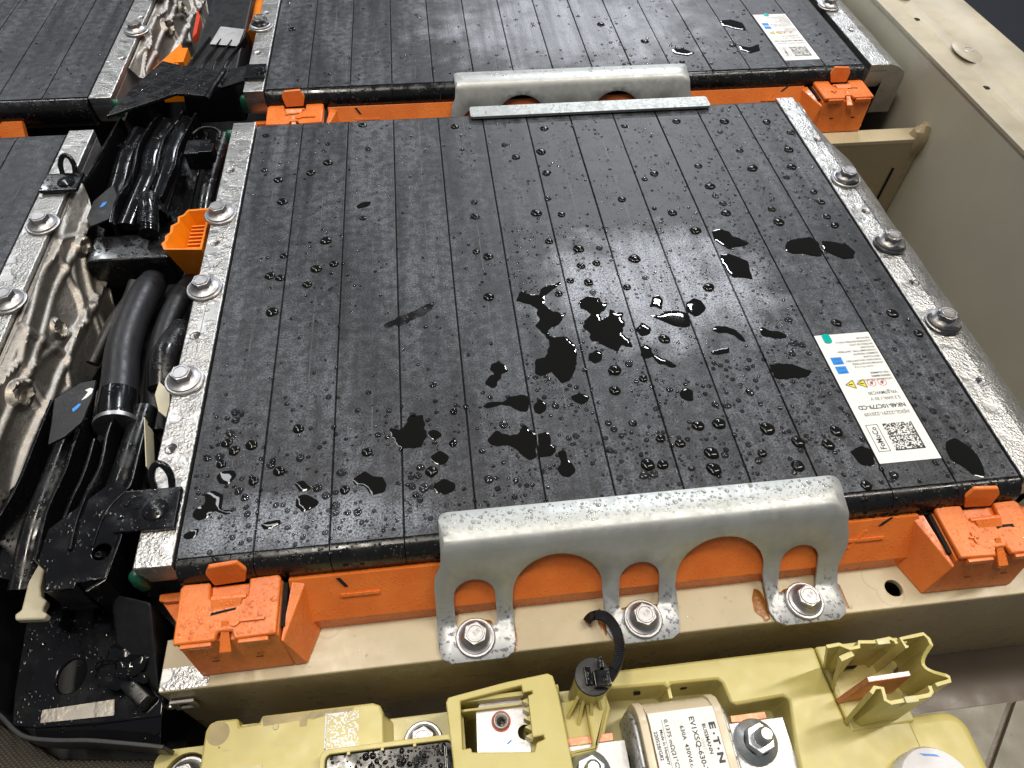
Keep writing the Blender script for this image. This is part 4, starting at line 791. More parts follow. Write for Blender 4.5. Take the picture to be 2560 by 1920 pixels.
lean([(262.4, -79.6), (264.6, -78), (267.6, -77.2), (267, -79.6), (268.6, -80.6), (276, -80.2), (284.8, -79.8), (286.4, -78.6), (286.6, -76)], fr, 1.5)
bk = [(252.5, -56.9), (258, -56.6), (261.5, -58.6), (265.4, -58.4), (266.2, -56.6), (272, -57.2), (279.0, -56.6), (280.6, -57.4), (281, -59)]
lean([(262.4, -57.5), (264, -57.5), (265, -59.4), (267, -59.2), (268, -57.6), (274, -57.8), (280, -57.4), (281.6, -58.2), (282, -59.6)], bk, 1.5)
lean([(262.6, -66.5), (266, -61.5)], [(256.5, -61.8), (262.5, -60.2)], 2.2, 'guide_fin', z1=-16)
rt = [(284.2, -61.0), (283.4, -57.2), (289, -56.8), (293.4, -56.4), (294.6, -58.5), (294.4, -61)] 
arc = [(294.3-3.6*math.sin(math.pi*i/10), -61-11.5*i/10) for i in range(11)]
hi = rt + arc + [(295.2, -73.2), (295.0, -74.6), (288.8, -75.4)]
lean([(x+.6, y-0.9) for x, y in hi], hi, 1.4, z1=[-15]*6+[-15-5*math.sin(math.pi*i/10) for i in range(11)]+[-15]*3)
for y_ in (-58.4, -60.0):
    bm = BM(); box(bm, 284.5, 286.0, y_-.4, y_+.4, -44.4, -16.2); finish(bm, 'guide_rib', M['yellow'], cb, bevel=0.2)
for x_, y_ in ((275.5, -57.6), (276.6, -79.4)):
    bm = BM(); box(bm, x_-2.6, x_+2.6, y_-1.2, y_+1.2, -20, -14.2); finish(bm, 'clip_nib', M['yellow2'], cb, bevel=0.3)
bm = BM(); box(bm, 268.6, 273.4, -60.2, -59.6, -41, -37.6); finish(bm, 'wall_hole', M['groove'], cb)
bm = BM(); box(bm, 265, 288, -76, -60, -44.6, -44.2); finish(bm, 'cradle_floor', M['yellow'], cb)
CU = thing('copper_tongue', 'bare copper contact tongue standing in the open yellow cradle', 'busbar', (275, -69, -44))
bm = BM(); hexa(bm, [(262.5, -72.2, -44.2), (287.3, -70.6, -44.2), (287.3, -68.6, -44.2), (262.5, -70.2, -44.2)], [(268.8, -69.6, -25), (286.8, -69.2, -25), (286.8, -67.0, -25), (268.8, -67.4, -25)]); finish(bm, 'tongue', M['copper'], CU, bevel=0.3)
bm = BM(); hexa(bm, [(268.9, -69.2, -25), (286.6, -68.9, -25), (286.6, -67.3, -25), (268.9, -67.6, -25)], [(268.9, -69.2, -24.85), (286.6, -68.9, -24.85), (286.6, -67.3, -24.85), (268.9, -67.6, -24.85)]); finish(bm, 'cut_edge', M['busbar'], CU)
bm = BM(); prism(bm, rrect(246, 317.5, -150, -78.6, 9, 8), -95, -49.5); finish(bm, 'end_housing', M['yellow'], YB, bevel=4.5, seg=4)
bm = BM(); lathe(bm, 286, -107.0, [(0, -60), (14.5, -60), (15, -39), (14.2, -37.4), (11, -37.1), (0, -37.0)], 48); wc = finish(bm, 'foam_cap', M['foam']); tag(wc, 'round white foam cap at the bottom right edge of the photo', 'cap')
bm = BM(); prism(bm, [(283.5, -94.4), (290, -95.6), (291, -96.4), (285, -95.4)], -37.02, -36.95); finish(bm, 'pen_mark', M['bluepen'], wc)
# bolts of the box
for x, y, z, lab, g in ((90.8, -64.6, -56.5, 'dark flange bolt half hidden behind the black rubber cover of the junction box', 8.0), (-5.5, -66, -63.5, 'dirty bolt on the low yellow ledge at the bottom left of the junction box', 8.5)):
    nb = build_bolt(lab, 'bolts holding the junction box', (x, y, z), g)
bm = BM(); plate(bm, rrect(-19, 4.5, -140, -54.5, 5), [circ(-5.5, -66, 9.5, 24)], -66, -60.5); lg = finish(bm, 'mounting_ledge', M['yellow'], YB, bevmod=1.2)
bm = BM(); box(bm, -18, 4, -139, -56, -80, -66.2); finish(bm, 'ledge_floor', M['matteblack'], lg)
bm = BM(); text(bm, '321', 2.2, 88.4, -64.8, -49.3, 0, 1, .04); finish(bm, 'stamped_grade', M['galv2'], bpy.data.objects['flange_bolt.%03d' % 15] if 'flange_bolt.015' in bpy.data.objects else YB)
# ------------------------------------------------------------------ left-hand aisle: wiring ducts and clutter
bm = BM(); box(bm, -103, -17, -60, 700, -90, -86); tag(finish(bm, 'aisle_floor', M['matteblack']), kind='structure')
bm = BM()                                    # pressed side plate of the left module
outl = [(262, 2), (254, 9), (235, 16), (222, 24), (208, 35), (193, 50), (178, 54), (163, 53), (142, 49), (120, 45), (96, 42), (76, 33), (57, 26), (40, 24), (18, 20), (18, 0), (262, 0)]
def FH(y, s):
    h = 0
    for s0, wd, am in ((12.5, 1.7, 3.2), (31+4*math.sin((y-150)/38), 1.8, 3.4)): h += am*.55*math.exp(-((s-s0)/wd)**2)
    for (ya, sa, yb, sb, am) in ((206, 13, 168, 33, 1.1), (168, 32, 120, 13, 1.0), (182, 33, 160, 53, 1.1), (110, 13, 92, 40, 1.0), (230, 12, 206, 34, 1.0)):
        d = Vector((yb-ya, sb-sa)); q = max(0, min(1, (Vector((y, s))-Vector((ya, sa))).dot(d)/d.length_squared)); dd = (Vector((ya, sa))+d*q-Vector((y, s))).length; h += am*math.exp(-(dd/1.6)**2)
    for yc, scn, r in ((152.8, 19, 4.2), (214, 14.5, 3.6), (103.7, 13, 5)):
        d = math.hypot((y-yc)*.8, s-scn); h += 3.2*math.exp(-((d-r)/0.9)**2) - (3.0 if d < r-.8 else 0)
    dd_, pp_ = noise.voronoi(Vector((y*.020+s*.010, s*.034, 0.3))); q_ = dd_[1]-dd_[0]; h += 1.5*math.exp(-(q_/.06)**2) + 5.0*dd_[0] + 2.5*noise.noise((y*.018, s*.03, 7)) + .08*noise.noise((y*.2, s*.3, 4)); return h
ex = [(y, s) for y in [18+k*1.1 for k in range(222)] for s in [k*0.8 for k in range(1, 69)]]; ex = [p for p in ex if inside(p, outl)]
V, T = tri2d(outl, (), ex); vv = []
for y, s in V:
    d = Vector((18, 0, -47)).normalized(); nn = Vector((47, 0, 18)).normalized(); p = Vector((-104.2, y, -3))+d*s+nn*(FH(y, s)*min(1, s/3)); vv.append(bm.verts.new(p))
for q in T: bm.faces.new([vv[i] for i in q])
for v in [v for v in bm.verts if not v.link_faces]: bm.verts.remove(v)
pp = finish(bm, 'side_plate', M['foil'], LEFT, ang=60); md = pp.modifiers.new('thick', 'SOLIDIFY'); md.thickness = 0.8*S
p2 = pp.copy(); COL.objects.link(p2); p2.parent = FLEFT; p2.location += Vector((0.0, 0.026, 0)); p2.name = 'side_plate'
def strip_label(): pass
# ducts: trays with wavy upright fins
def duct(label, group, fins, floor, x0, x1, ya, yb, zf, extra=None):
    t = thing('wiring_duct', label, 'wiring duct', ((x0+x1)/2, (ya+yb)/2, zf), group)
    bm = BM(); plate(bm, floor, [], zf, zf+2); finish(bm, 'duct_floor', M['gloss'], t, bevmod=0.5)
    for path, zt in fins:
        bm = BM(); wall(bm, path, zf+1.8, zt, 1.5, 6); finish(bm, 'duct_fin', M['gloss'], t, bevel=0.3, ang=50)
    return t
dg = 'black wiring ducts between the module rails'
D1 = duct('upper black wiring duct with curved shiny fins, below the patterned flap', dg,
   [([(-93.5, 333), (-95.5, 310), (-98.5, 280), (-101, 262)], -3), ([(-70, 340), (-74, 328), (-77.3, 304), (-75.3, 280), (-75.4, 262), (-78, 250), (-78.2, 236), (-77, 224)], -6), ([(-55, 345), (-57.5, 332), (-62.5, 309), (-61.7, 285), (-60.7, 270), (-62.6, 251)], -6), ([(-46, 340), (-48.6, 321), (-51.2, 300), (-50.3, 280), (-51.8, 260), (-52.6, 246)], -6)],
   [(-98, 340), (-44, 345), (-42, 222), (-92, 222), (-101, 262)], -100, -42, 222, 345, -26)
for tb_ in ([(-66, 338, -15), (-70, 305, -15), (-68, 280, -15), (-70, 255, -16), (-72, 228, -17)], [(-54, 338, -14), (-57, 305, -14), (-56, 282, -14), (-57, 262, -15), (-58, 240, -16)], [(-84, 330, -16), (-87, 300, -16), (-86, 270, -17), (-87, 240, -18)]):
    bm = BM(); tube(bm, tb_, 7.2, 20); tag(finish(bm, 'wiring_tube', M['gloss'], ang=60), {-66: 'wet black cable tube, middle one lying in the upper duct', -54: 'wet black cable tube, right one lying in the upper duct', -84: 'wet black cable tube, left one lying in the upper duct'}[tb_[0][0]], 'cable', 'cables in the wiring ducts')
bm = BM(); prism(bm, [(-84, 262), (-79, 250), (-79, 228), (-88, 222), (-92, 230), (-92, 246)], -8, -6.6); fl = finish(bm, 'side_flap', M['matteblack'], D1, bevel=0.4)
bm = BM(); prism(bm, [(-85.8, 243.5), (-83.6, 244.6), (-83.9, 241.6), (-85.2, 239.6), (-86.6, 239.2)], -6.5, -6.4); finish(bm, 'paint_mark', M['bluepen'], fl)
bm = BM(); box(bm, -91, -44, 203, 226, -40, -17); finish(bm, 'end_block', M['wetblack'], D1, bevel=2)
bm = BM(); tube(bm, [(-60.5, 249, -9), (-59, 238, -8), (-57, 228, -9), (-55.5, 217, -11)], 5.6, 18); tt = finish(bm, 'corrugated_sleeve', M['gloss'], ang=60)
tag(tt, 'short glossy ribbed sleeve at the lower end of the upper duct', 'sleeve')
bm = BM()
for i in range(16):
    y_ = 247-i*1.8; x_ = -60.3+i*.29
    R1 = [bm.verts.new((x_+6.0*math.cos(a), y_, -8.6+6.0*math.sin(a))) for a in [math.pi*k/10 for k in range(11)]]; R2 = [bm.verts.new((x_+6.0*math.cos(a), y_-.9, -8.6+6.0*math.sin(a))) for a in [math.pi*k/10 for k in range(11)]]
    for a in range(10): bm.faces.new((R1[a], R1[a+1], R2[a+1], R2[a]))
finish(bm, 'rib_rings', M['wetblack'], tt)
# patterned flap
PF = thing('cover_flap', 'black plastic flap with an engraved criss-cross pattern lying across the aisle', 'cover', (-66, 350, 2))
fo = [(-96.5, 319.5), (-88, 352), (-73.5, 391), (-61, 384.5), (-28, 374), (-35.5, 340), (-56.5, 345)]
bm = BM(); plate(bm, fo, [], 3.4, 5.6); fp = finish(bm, 'flap_sheet', M['wetblack'], PF, bevmod=0.5)
bm = BM()
for k in range(-6, 12):
    for (dx_, dy_) in ((0.62, 0.78), (0.9, -0.42)):
        c = Vector((-66, 352)) + Vector((-dy_, dx_))*(k-2)*9.5
        prev = None
        for st_ in range(-60, 61, 2):
            q = c+Vector((dx_, dy_))*st_
            if inside(tuple(q), fo):
                if prev is not None:
                    n_ = Vector((-dy_, dx_))*.35; f = bm.faces.new([bm.verts.new((*p_, 5.72)) for p_ in (prev-n_, q-n_, q+n_, prev+n_)])
                prev = q
            else: prev = None
finish(bm, 'engraved_lines', M['sleeve'], fp)
bm = BM(); tube(bm, [(-28, 375, 5), (-32, 356, 5), (-36, 339, 4)], 2.0, 10); finish(bm, 'rolled_edge', M['gloss'], PF)
# tab plates with wire loops on the rails
def tabplate(x0, x1, y0, y1, lx, ly, label, loop=True, z=2.2):
    t = thing('clip_plate', label, 'clip', ((x0+x1)/2, (y0+y1)/2, 0.5), 'black clips snapped onto the module rails')
    bm = BM(); box(bm, x0, x1, y0, y1, z-1.2, z+1.0); finish(bm, 'clip_body', M['gloss'], t, bevel=0.5)
    bm = BM(); lathe(bm, (x0+x1)/2+3, (y0+y1)/2-1, [(5.2, z+1.0), (4.6, z+1.9), (2.4, z+2.5), (0, z+2.6)], 24); finish(bm, 'push_button', M['gloss'], t)
    if loop:
        bm = BM(); tube(bm, [(lx-3.6, ly, z), (lx-3.9, ly+3, z+4), (lx-2.4, ly+5.5, z+7.5), (lx, ly+6.5, z+8.6), (lx+2.4, ly+5.5, z+7.5), (lx+3.9, ly+3, z+4), (lx+3.6, ly, z)], 1.5, 10, 5); finish(bm, 'loop', M['gloss'], t, ang=60)
    return t
tabplate(-25.2, -1.5, 13.5, 32.5, -9.5, 33, 'wet black clip plate with an upright loop on the front of the near left rail')
tabplate(-118.5, -97, 245, 262, -106, 262, 'black clip plate with a loop on the rail of the left-hand module')
tabplate(-14.4, 0.0, 367, 386, -8, 386, 'black clip without a loop on the left rail of the far module', False)
# mid-aisle hose, smaller cables
HS = thing('hose', 'thick dull grey-black hose running down the aisle into a taped end', 'hose', (-50, 130, -20))
bm = BM(); tube(bm, [(-56, 196, -30), (-53, 176, -20), (-53.5, 150, -16), (-53, 128, -15), (-49.5, 108, -14), (-47, 93, -13)], 8.6, 22, 6, rfun=lambda u: 0.9+0.12*u); finish(bm, 'hose_body', M['sleeve'], HS, ang=60)
bm = BM(); tube(bm, [(-47.6, 97, -13), (-46.4, 88, -12.6), (-45.2, 80, -12.8)], 9.6, 22, 5); finish(bm, 'tape_wrap', M['gloss'], HS, ang=60)
bm = BM(); tube(bm, [(-44.9, 80.6, -12.8), (-44.6, 78.4, -12.8)], 10.0, 24, 0); finish(bm, 'end_ring', M['bolt'], HS)
for pts, r, mt, lab in (([(-62, 188, -22), (-64, 175, -24), (-68.5, 158, -24), (-76, 135, -30)], 3.4, M['matteblack'], 'thin black cable slanting left of the thick hose'),
    ([(-32, 215, -40), (-35, 175, -24), (-37, 140, -20), (-34, 108, -20), (-30, 80, -24)], 6.0, M['matteblack'], 'black cable running beside the near left rail'),
    ([(-30, 330, -20), (-33, 290, -22), (-34, 250, -26), (-33, 215, -34)], 5.0, M['wetblack'], 'wet black cable right of the upper duct'),
    ([(-24, 140, -14), (-28, 118, -10), (-27.5, 100, -14)], 7.0, M['wetblack'], 'taped black cable end tucked against the near left rail')):
    bm = BM(); tube(bm, pts, r, 14); tag(finish(bm, 'cable', mt, ang=60), lab, 'cable', 'cables in the aisle')
# cable clip with hoop, upper right of the duct
CC = thing('cable_clip', 'black cable clip with a thin hoop beside the upper duct', 'cable clip', (-34, 303, -18))
bm = BM(); box(bm, -46, -31, 289, 305, -18, -5); finish(bm, 'clip_block', M['wetblack'], CC, bevel=1.2)
bm = BM(); box(bm, -36, -27, 287, 297, -12, -3); finish(bm, 'clip_latch', M['gloss'], CC, bevel=0.8)
bm = BM(); tube(bm, [(-44, 313, -6), (-38, 316, -4), (-30, 314, -3), (-25, 309, -3), (-24.6, 303, -4)], 1.0, 8); finish(bm, 'hoop', M['wetblack'], CC, ang=60)
# bright orange comb connector
OP = thing('orange_connector', 'bright orange open connector with inner comb ribs beside the near left rail', 'connector', (-28, 208, -45))
ol = [(-20, 231), (-33.6, 230.4), (-35.4, 226), (-38.4, 224), (-37.6, 219), (-41, 216), (-40.4, 210), (-42.6, 207), (-42.0, 203), (-43.6, 200.5), (-41.2, 195), (-20, 193)]
lo_ = [(-22, 226), (-29, 226), (-30, 223), (-31, 221), (-31, 217), (-32, 213), (-32, 209), (-32.4, 206), (-32.6, 204), (-32.6, 203), (-31.6, 199), (-22, 198)]
bm = BM(); n_ = len(ol); A = [bm.verts.new((x, y, -5)) for x, y in ol]; B = [bm.verts.new((x, y, -46)) for x, y in lo_]; cx_, cy_ = -30, 211
A2 = [bm.verts.new((cx_+(x-cx_)*.86, cy_+(y-cy_)*.92, -5)) for x, y in ol]; B2 = [bm.verts.new((cx_+(x-cx_)*.78, cy_+(y-cy_)*.86, -22)) for x, y in lo_]
for i in range(n_):
    j = (i+1) % n_; bm.faces.new((A[i], A[j], B[j], B[i])); bm.faces.new((A[i], A2[i], A2[j], A[j])); bm.faces.new((A2[i], B2[i], B2[j], A2[j]))
bm.faces.new(B); bm.faces.new(B2[::-1]); finish(bm, 'shell', M['plug'], OP, bevel=0.3, ang=40)
for i in range(8):
    bm = BM(); box(bm, -32, -23, 198.5+i*3.3, 199.7+i*3.3, -26, -11); finish(bm, 'comb_rib', M['plug'], OP, bevel=0.2)
# second orange connector and bits further back
OP2 = thing('orange_connector', 'bright orange connector corner sticking out above the patterned flap', 'connector', (-79, 432, -30))
bm = BM(); hexa(bm, [(-88, 404, -34), (-72, 404, -34), (-72, 440, -34), (-87, 442, -34)], [(-88.6, 406, -8), (-71, 406, -8), (-70, 430, -8), (-74, 446, -8)][:4]); finish(bm, 'shell', M['plug'], OP2, bevel=0.8)
bm = BM(); box(bm, -74, -67, 414, 436, -22, -7.2); finish(bm, 'side_lug', M['plug'], OP2, bevel=0.6)
bm = BM(); prism(bm, [(-73.5, 515), (-69, 500), (-67.5, 470), (-69.5, 462), (-70.6, 470)], -18, -12); tag(finish(bm, 'red_lock', M['redplastic'], bevel=0.8), 'small red-orange locking lever in the dark far aisle', 'lever')
bm = BM(); tube(bm, [(-20, 520, -16), (-17, 490, -12), (-19, 462, -14)], 8, 14); tag(finish(bm, 'orange_cable', M['plug'], ang=60), 'orange cable beside the far left rail at the top edge', 'cable')
BT = thing('wiring_bundle', 'black covered wiring bundle rising towards the far rail', 'wiring', (-45, 420, -30))
bm = BM(); hexa(bm, [(-66, 372, -34), (-22, 372, -34), (-20, 560, -34), (-64, 560, -34)], [(-62, 376, -8), (-26, 378, -8), (-26, 560, -4), (-58, 560, -4)]); finish(bm, 'bundle_cover', M['matteblack'], BT, bevel=2)
for x_ in (-60, -50, -41, -33):
    bm = BM(); wall(bm, [(x_, 376), (x_-1, 400), (x_+4, 424), (x_+9, 446)], -10, -4, 1.2, 5); finish(bm, 'cover_rib', M['gloss'], BT, bevel=0.2, ang=50)
bm = BM(); hexa(bm, [(-50, 436, -6), (-28, 431, -6), (-25, 452, -3), (-44, 458, -3)], [(-50, 436, -5), (-28, 431, -5), (-25, 452, -2), (-44, 458, -2)])
tag(finish(bm, 'foil_tape', M['busbar'], bevel=0.3), 'crinkled silver tape patch on the black wiring bundle', 'tape')
bm = BM(); hexa(bm, [(-34, 371, -8), (-12, 367, 0), (-12, 388, 0), (-31, 398, -8)], [(-34, 371, -6), (-12, 367, 1.6), (-12, 388, 1.6), (-31, 398, -6)]); finish(bm, 'bundle_arm', M['wetblack'], BT, bevel=0.5)
# green seals
for x_, y_, z_, lab in ((-101.5, 353.5, -6, 'green seal on the front corner of the far left rail'), (-15.8, 357, -9, 'green seal on the front corner of the far module rail'), (-17.2, -1.0, -9, 'dark green seal at the front corner of the near left rail'), (-17, 303, -3, 'green seal at the back corner of the near left rail')):
    bm = BM(); lathe(bm, x_, y_, [(0, z_-9), (2.8, z_-8), (3.4, z_-3), (3.0, z_+2), (1.6, z_+4), (0, z_+4.4)], 16); tag(finish(bm, 'seal_plug', M['green'], ang=60), lab, 'seal', 'green seals at the rail corners')
# lower duct
D2 = duct('lower black wiring duct with curved fins and a round hole, at the lower left', dg,
   [([(-77, 96), (-78, 71), (-78.2, 63), (-78.8, 50), (-81, 38), (-84, 25)], -10), ([(-57, 78), (-57.6, 62), (-57.6, 53), (-58.9, 43), (-60, 32), (-59.4, 22), (-58.6, 9.6)], -6), ([(-43, 86), (-44, 70), (-43.0, 53), (-45.6, 39), (-46.6, 26), (-46.0, 13)], -6), ([(-51, 70), (-51, 52), (-53, 38), (-54, 22), (-53, 8)], -9), ([(-28, 75), (-28.4, 60), (-28.3, 48), (-29.2, 41), (-36, 30), (-38, 14)], -7)],
   [(-84, 100), (-24, 92), (-24, 40), (-29, 20), (-29.4, -1), (-40.4, -1.4), (-40.4, -3.6), (-52.2, -3.8), (-53, 4), (-84, 12)], -84, -24, 0, 95, -24)
bm = BM(); plate(bm, [(-58.4, 10), (-53, 4), (-52.2, -3.6), (-40.5, -3.4), (-40.5, -1.2), (-29.2, -0.8), (-28, 17), (-29, 40), (-36, 46), (-58, 24)], [circ(-33.6, 11.4, 3.7, 24)], -9.2, -7.6); e_ = finish(bm, 'end_plate', M['gloss'], D2, bevmod=0.5)
bm = BM(); prof_x(bm, [(-3.2, -9.4), (-3.0, -30), (-1.6, -30), (-1.6, -9.4)], -52.0, -40.6); prof_x(bm, [(-1.0, -9.4), (-1.0, -30), (0.5, -30), (0.5, -9.4)], -40.4, -29.4); finish(bm, 'end_skirt', M['matteblack'], D2)
bm = BM(); wall(bm, [(-27.6, 40), (-27.6, 16), (-29.6, -1.0), (-36, -5)], -44, -7.8, 1.4); finish(bm, 'side_wall', M['gloss'], D2, bevel=0.3)
bm = BM(); prism(bm, [(-70.6, 89.6), (-61, 98.5), (-54.2, 99.6), (-53.4, 89), (-54.6, 75), (-60, 67.5), (-66.3, 63.6), (-68.2, 76.5)], -4, -2.2); fl = finish(bm, 'side_flap', M['matteblack'], D2, bevel=0.5)
bm = BM(); prism(bm, [(-60.6, 82.6), (-58.4, 85.6), (-57.2, 85.2), (-58.2, 82.8), (-59.8, 80.8)], -2.2, -2.05); finish(bm, 'paint_mark', M['bluepen'], fl)
bm = BM(); prism(bm, [(-57.6, 93.4), (-55.4, 94.6), (-53.9, 93.8), (-54.0, 91.2), (-55.8, 88.6), (-57.8, 87.4), (-56.6, 90), (-55.9, 92.2)], -2.2, -2.05); finish(bm, 'paint_mark', M['white'], fl)
for tb_, lab in (([(-66, 95, -18), (-67, 60, -17), (-69, 30, -18), (-70, 5, -24)], 'black cable lying in the left channel of the lower duct'), ([(-35, 90, -17), (-36, 60, -16), (-39, 36, -17), (-40, 12, -18)], 'wet black cable lying in the right channel of the lower duct')):
    bm = BM(); tube(bm, tb_, 6, 14); tag(finish(bm, 'wiring_tube', M['wetblack'], ang=60), lab, 'cable', 'cables in the wiring ducts')
LS = thing('paper_tag', 'thin white paper tag standing between the duct and the near left rail', 'tag', (-25, 58, -14))
bm = BM(); hexa(bm, [(-27.5, 74, -14), (-27.1, 74, -14), (-21.6, 48, -14), (-22.0, 48, -14)], [(-28.2, 76, -4), (-27.8, 76, -4), (-22.6, 50, -6), (-23.0, 50, -6)]); finish(bm, 'tag_sheet', M['ivory'], LS)
bm = BM(); prism(bm, [(-26, 98), (-20, 92), (-18.5, 84), (-18.8, 76), (-23, 80), (-26.5, 90)], -6.6, -5.4); tag(finish(bm, 'paper_flap', M['ivory'], bevel=0.2), 'grey-white paper corner showing beside the nearest rail bolt', 'paper')
# ivory clip, bottom tray
bm = BM(); plate(bm, [(-72.6, 30.2), (-67.6, 29.8), (-66.4, 22), (-61.6, 11.4), (-61.0, 4), (-59.6, 0), (-56.6, -2.4), (-57.4, -6.4), (-54.8, -8), (-55.4, -10), (-66.8, -9.2), (-67.6, -7), (-65.6, -5.2), (-66.2, 4), (-67.6, 14), (-70.2, 26), (-72.4, 28)], [], -23, -19); tag(finish(bm, 'ivory_clip', M['ivory'], bevmod=0.7), 'ivory nylon clip hanging beside the lower wiring duct', 'clip')
BTY = thing('black_tray', 'glossy wet black plastic tray with a large round hole at the bottom left', 'tray', (-45, -25, -60))
bm = BM(); plate(bm, [(-79, 3), (-77, -12), (-74.5, -30), (-71.5, -42), (-62, -44), (-38, -45.2), (-13.2, -45.2), (-13.2, 5), (-40, 9)], [circ(-53.2, -24.9, 5.6, 30, ry=7)], -47.5, -45.2); finish(bm, 'tray_sheet', M['gloss'], BTY, bevmod=0.8)
bm = BM(); wall(bm, [(-88, -30), (-77, -38), (-70, -44), (-63.5, -47.4), (-52, -49.6), (-40, -51), (-24, -54), (-10.5, -56.8)], -58, -45.5, 1.8, 6); finish(bm, 'rim', M['sleeve'], BTY, bevel=0.4, ang=50)
bm = BM(); hexa(bm, [(-63, -48, -52), (-14, -55, -52), (-13.4, -45, -47), (-63, -43, -47)], [(-63, -48, -51), (-14, -55, -51), (-13.4, -45, -46), (-63, -43, -46)]); finish(bm, 'front_slope', M['gloss'], BTY, bevel=0.5)
bm = BM(); hexa(bm, [(-42, -22, -45), (-36, -18, -45), (-15, -38, -45), (-20, -44, -45)], [(-41, -23, -38), (-37, -20, -38), (-17, -38, -40), (-21, -42, -40)]); finish(bm, 'diagonal_rib', M['wetblack'], BTY, bevel=1.0)
bm = BM(); plate(bm, [(-61, -37.6), (-32.8, -36.6), (-31.8, -43), (-60.4, -42.6)], [], -45.1, -44.6); tag(finish(bm, 'reflective_strip', M['foil'], bevmod=0.2), 'beaded silver strip stuck on the glossy black tray', 'tape')
bm = BM(); bmesh.ops.create_icosphere(bm, subdivisions=4, radius=1)
for v in bm.verts:
    d = v.co.normalized(); r = 1+.5*noise.noise(d*1.6)-.25*abs(noise.noise(d*3+Vector((3, 1, 0)))); v.co = Vector((-27, -25, -40)) + Vector((d.x*12, d.y*8.5, d.z*6))*r
tag(finish(bm, 'crumpled_bag', M['gloss'], ang=60), 'crumpled glossy black plastic wrap at the left end of the front beam', 'wrap')
bm = BM(); hexa(bm, [(-40, 4, -60), (-14, -8, -60), (-12, -40, -60), (-36, -30, -60)], [(-34, 0, -22), (-16, -6, -22), (-14, -38, -42), (-34, -20, -40)]); finish(bm, 'side_shroud', M['matteblack'], BTY, bevel=2)
bm = BM(); prism(bm, [(-120, -120), (-20, -120), (-10, -58), (-60, -52), (-90, -34), (-120, -34)], -70, -64); tag(finish(bm, 'mesh_sleeve', M['mesh'], bevel=1.5), 'dark woven mesh sleeve under the black tray at the bottom left corner', 'sleeve')
bm = BM(); wall(bm, [(-96, 40), (-92, 10), (-86, -12), (-84, -34)], -60, -18, 3, 6); hexa(bm, [(-140, -30, -60), (-88, -30, -60), (-97, 45, -60), (-140, 45, -60)], [(-140, -30, -22), (-89, -30, -22), (-98, 45, -22), (-140, 45, -22)]); tag(finish(bm, 'black_housing', M['matteblack'], bevel=1.0), 'plain black plastic housing at the left edge below the crumpled plate', 'housing')
